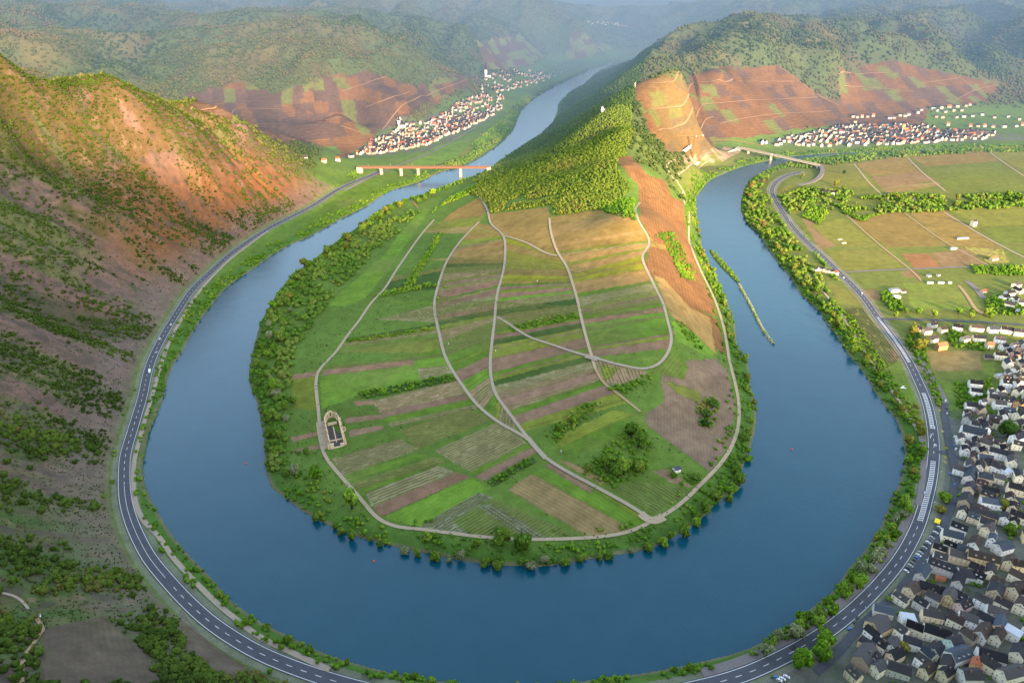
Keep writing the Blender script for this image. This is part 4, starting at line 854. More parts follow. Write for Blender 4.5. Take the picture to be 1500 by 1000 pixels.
spot(905,700,7,'green','dark rounded tree at the foot of the loop grove'); spot(935,690,7,'green','green tree at the right foot of the loop grove'); spot(860,690,5,'green','small green tree left of the loop grove'); spot(840,620,5,'bright','bright tree in the hedge below the forked track'); spot(818,632,5,'green','green tree in the hedge below the forked track'); spot(1035,612,6,'dark','dark tree on the brown slope of the loop'); spot(1043,598,6,'dark','second dark tree higher on the brown slope of the loop'); spot(1032,625,5,'dark','lowest dark tree on the brown slope of the loop')
spot(1020,706,5,'green','green tree beside the blue roofed hut'); spot(985,700,4,'green','small tree left of the blue roofed hut')
spot(552,320,7,'bright','round bright green tree leaning over the far left shore'); spot(535,334,8,'olive','round olive tree on the far left shore')
# banks
row_trees([(398,448),(383,475),(374,510),(370,545),(382,595),(392,650),(400,690)], 30, (3,36), (3.8,7.5), ['green','green','green','bright','grey'], 'on the wooded left shore', 'the upper end', 'trees on the left shore of the loop')
row_trees([(640,288),(600,296),(556,315),(520,338),(470,375),(440,392),(420,418),(400,447)], 34, (2,36), (4,8.5), ['olive','green','green','bright','green'], 'on the shore by the long meadow','the railway bridge', 'trees on the shore by the long meadow')
row_trees([(455,762),(505,788),(560,806),(640,822),(715,834),(800,836),(900,822),(960,806)], 22, (1,9), (2.8,5.8), ['green','green','bright','grey'], 'on the loop tip shore', 'the left end', 'trees on the shore of the loop tip', 1.)
row_trees([(960,806),(1010,782),(1055,745),(1085,722),(1095,680),(1106,640)], 16, (1,9), (3.5,6.5), ['bright','green','green'], 'below the lower right track', 'the loop tip', 'trees on the right shore of the loop', 1.)
row_trees([(1106,640),(1108,600),(1100,560),(1096,535),(1078,490),(1066,450),(1050,405),(1030,360),(1022,320)], 22, (1,12), (2.8,5.2), ['green','bright','olive'], 'under the brown slope', 'the lower end', 'trees under the right slope of the loop', 1.)
row_trees([(1100,951),(1150,921),(1190,890),(1225,862),(1245,835),(1275,800),(1298,765),(1312,730)], 28, (-14,-2), (3.6,6.6), ['bright','green','bright','grey'], 'on the bank below the village road', 'the left end', 'trees between the village road and the river', 4.)
row_trees([(1318,706),(1326,672),(1320,630),(1298,590),(1265,540),(1240,510),(1218,480),(1195,450)], 30, (-16,-2), (3.2,6.), ['green','green','bright','olive'], 'on the bank below the path', 'the lower end', 'trees on the right bank below the path', 3.)
row_trees([(1190,445),(1160,405),(1130,368),(1108,337),(1095,315),(1092,285),(1110,262)], 26, (-24,-2), (3.5,6.5), ['olive','green','brown','green'], 'across from the river island', 'the path end', 'trees on the right bank across from the island', 3.)
row_trees([(320,850),(353,890),(400,921),(450,943),(520,972),(600,988),(700,1001),(820,1001),(940,985),(1030,965)], 18, (-9,-1), (1.8,3.6), ['grey','green','bright'], 'on the bottom outer bank', 'the left end', 'small trees on the bottom bank', 2.)
# groves on the plain, behind the village
def grove(pxl, n, Rr, kinds, where, frm, group):
    w = hitl(dens_poly(pxl)); p = np.array(pxl, float); k = 0; cnt = {}; tries = 0
    while k < n and tries < n*30:
        tries += 1; x = random.uniform(w[:, 0].min(), w[:, 0].max()); y = random.uniform(w[:, 1].min(), w[:, 1].max())
        q = w[:, :2]; r_ = np.roll(q, -1, 0); c_ = (q[:, 1] <= y) != (r_[:, 1] <= y)
        xs_ = q[c_, 0]+(y-q[c_, 1])/(r_[c_, 1]-q[c_, 1])*(r_[c_, 0]-q[c_, 0])
        if (xs_ < x).sum() % 2 == 0: continue
        R = random.uniform(*Rr)
        if not clear(x, y, R, .6): continue
        kd = random.choice(kinds); cnt[kd] = cnt.get(kd, 0)+1; k += 1
        tree(x, y, R, kd, f'{KW[kd]} tree {where}, {ORD[cnt[kd]-1]} from {frm}' if n <= 40 else f'{KW[kd]} tree {where}', group, random.uniform(.9, 1.2))
NTREE_ROWS = len(TREES)
grove([(1215,300),(1300,285),(1400,290),(1500,285),(1500,303),(1400,308),(1330,312),(1240,310)], 18, (4,7), ['olive','green','dark','olive'], 'in the belt across the plain', 'its left end', 'trees of the belt across the plain')
grove([(1160,265),(1190,250),(1215,235),(1250,232),(1240,250),(1230,275),(1250,285),(1220,292),(1170,290)], 12, (4,6.5), ['green','olive','dark'], 'around the road bridge ramp', 'the ramp', 'trees around the bridge ramp')
grove([(1300,462),(1330,452),(1420,458),(1500,462),(1500,470),(1400,466),(1310,466)], 10, (4,6), ['olive','bright','green'], 'below the sports field', 'the road fork', 'trees below the sports field')
print('trees', len(TREES))
# ------------------------------------------------------------------ woods and scrub: nobody could count them
def scatter_mesh(name, P, scale, tint, stops, leafy, kind='stuff', label=None, flat=.95, protos=3, core_sub=None):
    """The same as one real mesh."""
    m_ = leaf_mat(name+'_leaves', stops, False); P = np.asarray(P); pv = rng.integers(0, protos, len(P)); Vs, Fs, Ss, Ts, k = [], [], [], [], 0
    for q in range(protos):
        V, Fq, S = crown_np(31*q+len(name), 4 if leafy < 60 else 6, leafy, flat, .30 if leafy < 60 else .22, core=False)
        c, f = ico(1 if leafy < 60 else 2); n0 = len(V); cc = c*np.array((.74, .74, .66))*(1+.12*np.random.default_rng(q).standard_normal((len(c), 1)))+np.array((0, 0, .62)); V = np.vstack([V, cc]); Fq = np.vstack([Fq, np.c_[f, f[:, 2]]+n0]); S = np.r_[S, .18+.25*np.clip(cc[:, 2]/1.4, 0, 1)]  # core colour carries inner shade, darkest low down
        idx_ = np.where(pv == q)[0]; n = len(idx_)
        if not n: continue
        a = rng.uniform(0, 6.28, n); ca, sa = np.cos(a), np.sin(a); sc = scale[idx_]
        X = (V[None, :, 0]*ca[:, None]-V[None, :, 1]*sa[:, None])*sc[:, None]+P[idx_, 0][:, None]; Y = (V[None, :, 0]*sa[:, None]+V[None, :, 1]*ca[:, None])*sc[:, None]+P[idx_, 1][:, None]; Z = V[None, :, 2]*(sc*rng.uniform(.85, 1.2, n))[:, None]+P[idx_, 2][:, None]
        Vs.append(np.stack([X, Y, Z], -1).reshape(-1, 3)); Fs.append((Fq[None]+(np.arange(n)*len(V))[:, None, None]).reshape(-1, 4)+k); Ss.append(np.tile(S, n)); Ts.append(np.repeat(tint[idx_], len(V))); k += n*len(V)
    V = np.vstack(Vs); me = tri_or_quad(name, V, np.vstack(Fs), [m_], np.concatenate(Ss)); at = me.attributes.new('tint', 'FLOAT', 'POINT'); at.data.foreach_set('value', np.concatenate(Ts).astype(np.float32))
    nt = m_.node_tree
    a = [n for n in nt.nodes if n.type == 'ATTRIBUTE' and n.attribute_name == 'tint'][0]
    for l in list(nt.links):
        if l.from_node.type == 'OBJECT_INFO': to = l.to_socket; nt.links.remove(l); nt.links.new(a.outputs['Fac'], to)
    o = link(name, me, kind=kind)
    if label: o['label'] = label
    return o
def sample_grid(Mk, dens):
    """Random points where the mask is set, DENS per square metre."""
    dY = np.gradient(YR); area = (GW*(US[1]-US[0])*dY)[:, None]*np.ones((1, NX)); e = area*dens*Mk; n = rng.poisson(e); j, i = np.nonzero(n); r_ = np.repeat(np.arange(len(j)), n[j, i]); j, i = j[r_], i[r_]
    y = YR[j]+rng.uniform(-.5, .5, len(j))*dY[j]; x = (US[i]+rng.uniform(-.5, .5, len(i))*(US[1]-US[0]))*np.interp(y, YR, GW); return np.stack([x, y, height(x, y)], -1)
def visible(P, margin=.06):
    """Points inside a generous view cone and not deep behind a hill."""
    x, y, z = P.T; zz = z-H; dpt = y*cP-zz*sP; u = x/np.maximum(dpt, 1); v = (-y*sP-zz*cP)/np.maximum(dpt, 1)
    ok = (dpt > 50)&(np.abs(u) < .75+margin)&(v < .52+margin)&(v > -.56)
    zm = np.full(len(P), -1e9)
    for t in np.linspace(.25, .985, 40): zm = np.maximum(zm, height(x*t, y*t)-(H+zz*t))
    return ok&(zm < 14)
PENF = poly_mask(hitl(dens_poly([(718,311),(808,299),(812,318),(885,306),(912,290),(925,275),(903,250),(898,236),(915,226),(926,200),(924,170),(926,140),(924,116),(965,72),(990,54),(950,70),(900,110),(860,130),(824,166),(800,195),(760,226),(722,262),(690,280),(700,288),(716,300)])))
PENF = PENF|poly_mask(hitl(dens_poly([(690,283),(716,300),(719,312),(806,301),(806,268),(700,268)])))
back = poly_mask(np.array([pz(690,262,20)[:2],pz(716,250,3)[:2],pz(750,223,3)[:2],pz(783,203,3)[:2],pz(815,167,3)[:2],pz(840,135,3)[:2],pz(883,103,3)[:2],tuple(pz(950,80,205)[:2]),tuple(pz(927,126,190)[:2]),tuple(pz(926,170,148)[:2]),tuple(pz(915,226,130)[:2]),tuple(pz(880,270,110)[:2])]))
PENF = ((PENF|(back&(GZ > 6)))&~FLD).astype(float)
for c_ in (TR['d'], TR['c']): pass
gap = np.abs(vnoise(GX/75., GY/160., 77)-.5) < .010
P = sample_grid(PENF*(~gap), 1/12.); P = P[visible(P)]
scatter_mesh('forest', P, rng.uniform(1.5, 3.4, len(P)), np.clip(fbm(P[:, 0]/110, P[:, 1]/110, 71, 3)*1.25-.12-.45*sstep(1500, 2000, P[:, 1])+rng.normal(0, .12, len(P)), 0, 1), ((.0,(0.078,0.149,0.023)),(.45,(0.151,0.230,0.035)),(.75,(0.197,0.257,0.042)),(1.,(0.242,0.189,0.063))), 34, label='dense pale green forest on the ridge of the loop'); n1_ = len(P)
mF = np.clip(FOR, 0, 1)*(1-PENF)*(GZ > 10); dn = np.where(fbm(GX/140, GY/140, 81, 3) > .42, 1., .55)
P = sample_grid(mF*dn*(~FLD), np.where(GY < 2600, 1/70., 1/130.)*np.where(GY > 4200, .35, 1)); P = P[visible(P)]
scatter_mesh('hill_forest', P, rng.uniform(2.8, 6.2, len(P))*np.where(P[:, 1] > 2600, 1.2, 1), np.clip(fbm(P[:, 0]/260, P[:, 1]/260, 72, 4)*1.5-.25+rng.normal(0, .14, len(P)), 0, 1), ((.0,(0.048,0.085,0.030)),(.4,(0.097,0.143,0.041)),(.7,(0.158,0.169,0.053)),(1.,(0.199,0.151,0.076))), 14, label='mixed forest on the far hills', flat=.8); n2_ = len(P)
# scrub on the steep face at the left: thicker up the slope and along the gullies
sm = steep*sstep(.43, .64, stri2*.72+n_b*.20+.20*up+.10*(rid < .42)+.07*sstep(560, 330, GY)+.10*sstep(950, 1150, GY)*sstep(80, 160, GZ))*(ROADD > 16)*(~FLD)
P = sample_grid(sm, np.where(GY < 560, 1/6., np.where(GY < 800, 1/7., 1/10.))); P = P[visible(P, .1)]; nearP = P[:, 1] < 560
k = rng.uniform(.05, 1., len(P))**2.2
ST = ((.0,(0.044,0.077,0.015)),(.4,(0.080,0.127,0.022)),(.75,(0.124,0.186,0.028)),(1.,(0.173,0.138,0.045)))
tn = np.clip(fbm(P[:, 0]/45, P[:, 1]/45, 73, 3)*1.3-.15+rng.normal(0, .14, len(P)), 0, 1)
scatter_mesh('scrub', P[nearP], (1.0+3.0*k)[nearP], tn[nearP], ST, 110, label='green scrub growing over the steep slope at lower left', flat=.75); scatter_mesh('slope_scrub', P[~nearP], (.9+2.4*k)[~nearP], (tn*.62)[~nearP], ST, 34, label='scrub along the gullies of the steep left hill', flat=.75); n3_ = len(P)
# tufts and low weeds over the slope and the meadows
tm = steep*(ROADD > 12)*(~FLD)*sstep(.30, .62, .5*stri+.5*n_c)*(GY < 1250)
Pt = sample_grid(tm, np.where(GY < 700, 1/7., 1/16.)); Pt = Pt[visible(Pt, .1)]
mm_ = ((~FLD)&(~RIVM)&(RIVD > 6)&(GX > -420)&(GX < 330)&(GY < 1050)&(GY > 380)&(ROADD > 40)).astype(float)*sstep(.42, .60, n_c*.6+n_b*.4)
Pm = sample_grid(mm_, 1/26.); Pm = Pm[visible(Pm, .1)]; Pt = np.vstack([Pt, Pm])
scatter_mesh('weeds', Pt, rng.uniform(.35, 1.0, len(Pt)), np.clip(fbm(Pt[:, 0]/25, Pt[:, 1]/25, 77, 3)*1.3-.15+rng.normal(0, .2, len(Pt)), 0, 1), ((.0,(.060,.080,.030)),(.4,(.100,.130,.040)),(.75,(.150,.150,.070)),(1.,(.190,.140,.095))), 9, label='low weeds and tufts on the slope and meadows', flat=.7); print('weeds', len(Pt))
# low bushes on every bank and hedges on the loop
bkm = sstep(36, 14, RIVD)*(~RIVM)*(ROADD > 9)*np.where(GX > 0, 1, .8)*(1-sstep(2400, 3000, GY))*(fbm(GX/25, GY/25, 91, 3) > .40)
hed = np.zeros((NY, NX), bool)
for pxl in ([(522,575),(660,549),(668,558),(535,584)], [(712,704),(780,669),(786,676),(722,713)], [(745,478),(800,466),(842,458),(846,466),(800,476),(750,486)], [(800,640),(840,600),(870,585),(880,590),(850,620),(815,650)], [(890,570),(950,548),(955,556),(915,578)], [(850,700),(880,660),(930,620),(955,640),(948,690),(900,715),(870,700)], [(960,345),(985,340),(1000,365),(1015,395),(1018,412),(998,408),(985,380),(970,352)], [(860,300),(930,290),(935,325),(905,318)], [(1020,590),(1045,580),(1055,600),(1040,630),(1022,625)], [(545,432),(645,412),(645,418),(550,438)], [(505,498),(650,478),(650,482),(508,503)], [(990,470),(1010,480),(1030,510),(1024,515),(1000,490)], [(640,440),(646,436),(660,404)],
    [(985,690),(1010,695),(1030,715),(1000,712)], [(640,305),(690,285),(700,270),(660,290),(625,320)], [(590,420),(640,345),(650,340),(600,430)], [(1340,470),(1365,540),(1382,590),(1375,600),(1350,545),(1325,500)], [(1400,560),(1450,555),(1455,590),(1400,600)], [(1230,310),(1260,318),(1300,312),(1260,325)], [(1160,330),(1180,345),(1230,400),(1225,415),(1195,375)], [(1215,440),(1250,465),(1300,540),(1345,610),(1335,615),(1280,545),(1235,470)], [(1420,390),(1500,390),(1500,405),(1430,402)], [(1300,425),(1330,455),(1312,462),(1285,435)], [(1440,440),(1470,430),(1500,450),(1500,462),(1450,462)],
    [(1380,480),(1440,500),(1450,515),(1395,510)], [(1190,300),(1215,312),(1200,330),(1175,318)], [(1465,770),(1500,765),(1500,785),(1475,790)], [(690,212),(728,180),(745,168),(760,172),(735,200),(700,226)], [(505,258),(530,245),(520,262)], [(1000,285),(1012,300),(1016,330),(1010,330)], [(1130,235),(1240,222),(1300,217),(1300,224),(1200,238),(1150,245)]): hed |= poly_mask(hitl(dens_poly(pxl)))
hed &= ~RIVM; hed &= ROADD > 8
for nm in ('a', 'b', 'c', 'd', 'e'):
    D_, _, _ = line_dist(TR[nm], 6.); hed &= D_ > 3.2; bkm = bkm*(D_ > 4)
P = sample_grid(np.maximum(bkm*.7, hed*1.), 1/13.); P = P[visible(P, .1)]; P = P[P[:, 2] > .3]; vill = (P[:, 0] > 330)&(P[:, 1] < 560)
nr_ = P[:, 1] < 900; sc_b = rng.uniform(1.0, 2.7, len(P)); tn = np.clip(fbm(P[:, 0]/30, P[:, 1]/30, 75, 3)*1.2-.1+rng.normal(0, .12, len(P)), 0, 1)
BT = ((.0,(0.080,0.174,0.020)),(.5,(0.130,0.273,0.026)),(.85,(0.221,0.358,0.034)),(1.,(0.284,0.251,0.057)))
scatter_mesh('bank_shrubbery', P[nr_], sc_b[nr_], tn[nr_], BT, 60, label='low green bushes on the banks and in the hedges', flat=.8); scatter_mesh('far_shrubbery', P[~nr_], sc_b[~nr_]*1.2, tn[~nr_], BT, 24, label='bushes along the distant banks', flat=.8)
wood = np.zeros((NY, NX), bool)
for pxl in ([(397,455),(440,398),(520,348),(600,308),(616,311),(560,362),(500,420),(460,470),(430,520),(421,600),(412,690),(396,690),(384,600),(372,540)], [(1195,302),(1300,284),(1400,288),(1510,283),(1510,304),(1400,309),(1330,313),(1235,312)], [(1092,335),(1092,285),(1115,262),(1130,300),(1160,345),(1195,398),(1225,448),(1205,452),(1165,410),(1130,370)], [(1125,243),(1165,237),(1230,229),(1310,224),(1420,220.5),(1510,219),(1510,222),(1400,226),(1300,232),(1235,240),(1180,247)], [(650,240),(690,226),(725,195),(742,172),(752,180),(735,206),(700,232),(660,248)], [(1140,290),(1180,275),(1250,282),(1240,300),(1190,310),(1160,320)], [(1000,285),(1014,300),(1018,340),(1008,335)], [(740,165),(800,128),(858,103),(866,103),(820,124),(775,152),(755,172)]): wood |= poly_mask(hitl(dens_poly(pxl)), JX*2)
wood &= ~RIVM; wood &= ROADD > 9
Pw = sample_grid(wood*sstep(.33, .5, n_b), 1/42.); Pw = Pw[visible(Pw, .1)]
if True:
    fr = Pw[:, 1] > 1e9
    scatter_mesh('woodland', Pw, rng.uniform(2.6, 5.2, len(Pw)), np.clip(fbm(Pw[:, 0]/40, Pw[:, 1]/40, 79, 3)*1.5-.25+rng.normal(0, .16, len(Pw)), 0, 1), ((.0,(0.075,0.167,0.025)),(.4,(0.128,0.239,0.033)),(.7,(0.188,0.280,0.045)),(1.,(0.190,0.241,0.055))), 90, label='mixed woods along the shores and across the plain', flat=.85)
# island and training wall
Q = []
for w_, wd_, st_ in ((ISL, ISLW, 1.3), (TRW, TRWW, 2.4)):
    ln_ = np.r_[0, np.cumsum(np.linalg.norm(np.diff(w_, axis=0), axis=1))]
    for s_ in np.arange(2, ln_[-1]-2, st_): 
        i_ = min(int(np.searchsorted(ln_, s_)), len(w_)-1); t_ = w_[i_]-w_[i_-1]; t_ /= np.linalg.norm(t_); o_ = random.uniform(-.36, .36)*wd_[i_] if st_ < 2 else random.uniform(-.45, .1)*wd_[i_]; Q.append((w_[i_][0]-t_[1]*o_, w_[i_][1]+t_[0]*o_, .5))
Q = np.array(Q); scatter_mesh('island_shrubbery', Q, rng.uniform(1.0, 2.0, len(Q)), rng.uniform(.3, .95, len(Q)), BT, 40, label='bushes covering the narrow island and the stone wall in the river', flat=.8)
print('scatter', n1_, n2_, n3_, len(P))

# rows of vines standing on the plots of the loop
V, Fq, k = [], [], 0
for poly, d, sp, kd in VROWS:
    nn = np.array([-d[1], d[0]]); u = poly@nn; t = poly@d; q = np.roll(poly, -1, 0)
    for r_ in np.arange(math.floor(u.min()/sp), math.ceil(u.max()/sp)+1):
        uu = (r_+.25)*sp; ts = np.arange(t.min(), t.max(), 3.2)
        if len(ts) < 2: continue
        P = nn*uu+d*ts[:, None]; ins = np.zeros(len(P), int)
        for a, b in zip(poly, q):
            c = (a[1] <= P[:, 1]) != (b[1] <= P[:, 1])
            if c.any(): xs_ = a[0]+(P[:, 1]-a[1])/(b[1]-a[1]+1e-12)*(b[0]-a[0]); ins += c&(xs_ < P[:, 0])
        ok = (ins % 2 == 1)&(rng.random(len(P)) > .05)
        if ok.sum() < 2: continue
        z = height(P[:, 0], P[:, 1]); hh = rng.uniform(.45, 1.0, len(P)); wob = nn*rng.normal(0, .12, len(P))[:, None]; w_ = .34
        L_ = np.c_[P+wob-nn*w_, z-.1]; T_ = np.c_[P+wob, z+hh]; R_ = np.c_[P+wob+nn*w_, z-.1]
        V.append(np.stack([L_, T_, R_], 1).reshape(-1, 3)); i = np.where(ok[:-1]&ok[1:])[0]
        a = k+3*i; b = a+3; Fq.append(np.concatenate([np.stack([a, a+1, b+1, b], -1), np.stack([a+1, a+2, b+2, b+1], -1)])); k += 3*len(P)
m, nt, out = mat('vine_leaves'); c = ramp(nt, noise(nt, .25, 4., .7, worldpos(nt)), (.3, (.085,.115,.032)), (.7, (.165,.165,.065))); principled(nt, out, c, .9, .1)
vm = mesh_np('vine_rows', np.vstack(V), np.vstack(Fq), [m]); link('vine_rows', vm, kind='stuff')['label'] = 'rows of young vines on the plots of the river loop'; print('vines', k)
# ------------------------------------------------------------------ materials of houses
def roof_mat(name, col, var=.3):
    m, nt, out = mat(name); P = worldpos(nt); tc = nt.nodes.new('ShaderNodeTexCoord'); oi = nt.nodes.new('ShaderNodeObjectInfo')
    wv = nd(nt, 'ShaderNodeTexWave', i_Scale=.9, i_Distortion=2.5, i_Detail=2.); wv.bands_direction = 'Y'; nt.links.new(tc.outputs['Object'], wv.inputs[0])
    n = noise(nt, .7, 6., .75, P); n2 = noise(nt, 3.5, 3., .6, P)
    k = math_(nt, 'MULTIPLY', math_(nt, 'MULTIPLY_ADD', n, 2*var, 1-var), math_(nt, 'MULTIPLY_ADD', oi.outputs['Random'], .7, .62)); k = math_(nt, 'MULTIPLY', k, math_(nt, 'MULTIPLY_ADD', n2, .5, .75)); k = math_(nt, 'MULTIPLY', k, math_(nt, 'MULTIPLY_ADD', wv.outputs['Fac'], .25, .85))
    hs = nt.nodes.new('ShaderNodeHueSaturation'); hs.inputs['Color'].default_value = (*col, 1); nt.links.new(k, hs.inputs['Value'])
    principled(nt, out, hs.outputs[0], .75, .12, bump(nt, wv.outputs['Fac'], .4, .12)); return m
def wall_mat(name, col):
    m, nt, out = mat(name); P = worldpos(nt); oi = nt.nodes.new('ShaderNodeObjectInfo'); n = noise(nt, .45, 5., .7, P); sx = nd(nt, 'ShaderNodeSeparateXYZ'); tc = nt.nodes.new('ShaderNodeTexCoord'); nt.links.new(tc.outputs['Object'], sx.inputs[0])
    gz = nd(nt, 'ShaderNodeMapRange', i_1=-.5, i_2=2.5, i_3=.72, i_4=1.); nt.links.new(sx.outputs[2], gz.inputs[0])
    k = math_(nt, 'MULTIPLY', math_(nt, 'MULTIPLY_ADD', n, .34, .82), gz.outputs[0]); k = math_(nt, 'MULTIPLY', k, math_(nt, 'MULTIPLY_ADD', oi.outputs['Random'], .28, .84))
    hs = nt.nodes.new('ShaderNodeHueSaturation'); hs.inputs['Color'].default_value = (*col, 1); nt.links.new(k, hs.inputs['Value']); principled(nt, out, hs.outputs[0], .9, .15); return m
WALL = {'white': (.93,.91,.86), 'cream': (.93,.84,.64), 'tan': (.84,.68,.46), 'yellow': (.82,.64,.33), 'stone': (.46,.36,.26), 'grey': (.68,.65,.60), 'orange': (.70,.36,.15), 'pink': (.74,.52,.44), 'mint': (.60,.74,.62)}
ROOF = {'slate': (.034,.035,.041), 'grey': (.066,.063,.064), 'brown': (.060,.046,.039), 'blue': (.054,.068,.086), 'black': (.020,.020,.023), 'red': (.30,.105,.055), 'pale': (.40,.42,.45)}
RW = {'slate': 'dark slate', 'grey': 'grey slate', 'brown': 'brown', 'blue': 'blue grey', 'black': 'black', 'red': 'red', 'pale': 'pale flat'}
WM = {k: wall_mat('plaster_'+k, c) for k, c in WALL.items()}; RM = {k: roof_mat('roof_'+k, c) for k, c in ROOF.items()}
M['frame'] = simple('window_frame', (.78,.77,.74), .6, .3, .05, 1.); M['glass'] = simple('window_glass', (.030,.036,.045), .12, .6, .2, 1.); M['timber'] = simple('dark_timber', (.07,.045,.03), .8, .2, .2, 1.); M['brick'] = simple('chimney_brick', (.22,.13,.09), .9, .15, .25, 2.)
def unit_window():
    b = MB(); b.box((0, 0, 0), (1, .16, 1), None, 0); b.box((0, -.09, .24), (.78, .04, .38), None, 1); b.box((0, -.09, -.24), (.78, .04, .38), None, 1)
    me = bpy.data.meshes.new('window'); me.from_pydata(b.v, [], b.f); me.materials.append(M['frame']); me.materials.append(M['glass']); me.polygons.foreach_set('material_index', b.m); me.update(); return me
WIN = unit_window()
def gable_walls(L, W, e, rh, z0=-1.5):
    b = MB(); x, y = L/2, W/2
    b.face([(-x,-y,z0),(x,-y,z0),(x,-y,e),(-x,-y,e)]); b.face([(x,y,z0),(-x,y,z0),(-x,y,e),(x,y,e)])
    b.face([(x,-y,z0),(x,y,z0),(x,y,e),(x,0,e+rh),(x,-y,e)]); b.face([(-x,y,z0),(-x,-y,z0),(-x,-y,e),(-x,0,e+rh),(-x,y,e)]); return b
def gable_roof(L, W, e, rh, oh=.28, th=.25, hip=0.):
    b = MB(); x = L/2+oh; y = W/2+oh; zb = e-oh*rh/(W/2); xr = x-hip
    for s in (-1, 1):
        q = [(-x, s*y, zb+th*.2), (x, s*y, zb+th*.2), (xr, 0, e+rh+th), (-xr, 0, e+rh+th)]; q = q if s < 0 else q[::-1]; b.face(q)
        u = [(p[0], p[1], p[2]-th) for p in q][::-1]; b.face(u)
        lo = [(-x, s*y, zb+th*.2), (x, s*y, zb+th*.2)]; f = [lo[0], (lo[0][0], lo[0][1], lo[0][2]-th), (lo[1][0], lo[1][1], lo[1][2]-th), lo[1]]; b.face(f if s < 0 else f[::-1])
    for sx in (-1, 1):
        if hip > 0: f = [(sx*x, -y, zb+th*.2), (sx*x, y, zb+th*.2), (sx*xr, 0, e+rh+th)]; b.face(f if sx > 0 else f[::-1])
        for s in (-1, 1):
            if hip == 0:
                f = [(sx*x, s*y, zb+th*.2), (sx*x, s*y, zb-th*.8), (sx*x, 0, e+rh), (sx*x, 0, e+rh+th)]; b.face(f if sx*s < 0 else f[::-1])
    return b
def house(x, y, rz, L, W, e, rh, wall, roof, label, group=None, nwin=8, hip=0., chim=1, flat=False, timber=False, dormer=0, name='house', cat='house', z=None):
    z = float(height(x, y)) if z is None else z
    r = empty(name, (x, y, z), rz); tag(r, label, cat, group)
    if flat:
        b = MB(); b.box((0, 0, e/2-.7), (L, W, e+1.4)); b.build('wall', WM[wall], r); b = MB(); b.box((0, 0, e+.16), (L+.5, W+.5, .3)); b.box((0, 0, e+.4), (L-.4, W-.4, .16)); b.build('roof', RM[roof], r)
    else:
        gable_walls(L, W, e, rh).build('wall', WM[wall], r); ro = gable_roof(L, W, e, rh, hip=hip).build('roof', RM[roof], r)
        for k in range(chim):
            b = MB(); cx = random.uniform(-.32, .32)*L; cy_ = random.choice((-1, 1))*W*random.uniform(.05, .2); zt = e+rh+random.uniform(.7, 1.1); b.box((cx, cy_, zt-1.1), (.7, .7, 2.4)); b.box((cx, cy_, zt+.14), (.86, .86, .18)); b.build('chimney', M['brick'], ro)
        for k in range(dormer):
            cx = (k+.5)/dormer*L*.8-L*.4; s = -1 if math.cos(rz) > 0 else 1; b = MB(); yy_ = s*W*.30; zz_ = e+rh*.4; b.box((cx, yy_, zz_+.25), (1.5, 1.5, 1.3)); b.build('dormer', WM[wall], ro); b = MB(); b.box((cx, yy_, zz_+.98), (1.9, 1.9, .14)); b.build('dormer_roof', RM[roof], ro)
    # windows: on the sides that look towards the river first
    sides = [((0, -1), L, W/2), ((0, 1), L, W/2), ((1, 0), W, L/2), ((-1, 0), W, L/2)]
    def facing(n): a = n[0]*math.cos(rz)-n[1]*math.sin(rz); b_ = n[0]*math.sin(rz)+n[1]*math.cos(rz); return a*(-x)+b_*(-y)
    sides.sort(key=lambda s: -facing(s[0])); left_ = nwin
    for n, ln_, off in sides[:3]:
        cols = max(1, int((ln_-1.4)/2.7)); rows = max(1, int((e-.6)/2.6)); gable = n[0] != 0 and not flat
        pts = [((c+.5)/cols*ln_-ln_/2, 1.55+2.65*k) for k in range(rows) for c in range(cols)]
        if gable and rh > 2.6: pts.append((0., e+rh*.28))
        pts.sort(key=lambda p: -p[1])
        for (a, zz_) in pts:
            if left_ <= 0: break
            if zz_ > e+rh-1.2 and not flat: continue
            w = link('window', WIN, r); w.scale = (1.0, 1, 1.35); w.rotation_euler = (0, 0, math.atan2(n[1], n[0])+math.pi/2); w.location = (n[0]*(off+.03)-n[1]*a, n[1]*(off+.03)+n[0]*a, zz_); left_ -= 1
    if timber:
        for n, ln_, off in sides[:1]:
            b = MB(); t = Vector((-n[1], n[0], 0)); o_ = Vector((n[0], n[1], 0))*(off+.06)
            for k in range(5): p = o_+t*((k/4-.5)*ln_*.94); b.bar((p.x, p.y, .3), (p.x, p.y, e-.1), .26, .1)
            for zz_ in (.4, 2.8, 5.2, e-.15):
                if zz_ < e: p = o_-t*ln_*.47; q = o_+t*ln_*.47; b.bar((p.x, p.y, zz_), (q.x, q.y, zz_), .1, .26)
            for k in range(4): p = o_+t*((k/4-.5)*ln_*.94); q = o_+t*(((k+1)/4-.5)*ln_*.94); b.bar((p.x, p.y, 2.9), (q.x, q.y, 5.1), .1, .22)
            b.build('timber_frame', M['timber'], r)
    return r
CIRC = []
def circles(x, y, rz, L, W):
    n = max(1, int(round(L/W))); return [(x+math.cos(rz)*d, y+math.sin(rz)*d, W*.5+.2) for d in (np.linspace(-(L-W)/2, (L-W)/2, n) if n > 1 else [0])]
def freeof(cs, k=1.):
    return all((a-c[0])**2+(b-c[1])**2 > ((q+c[2])*k)**2 for a, b, q in cs for c in CIRC)
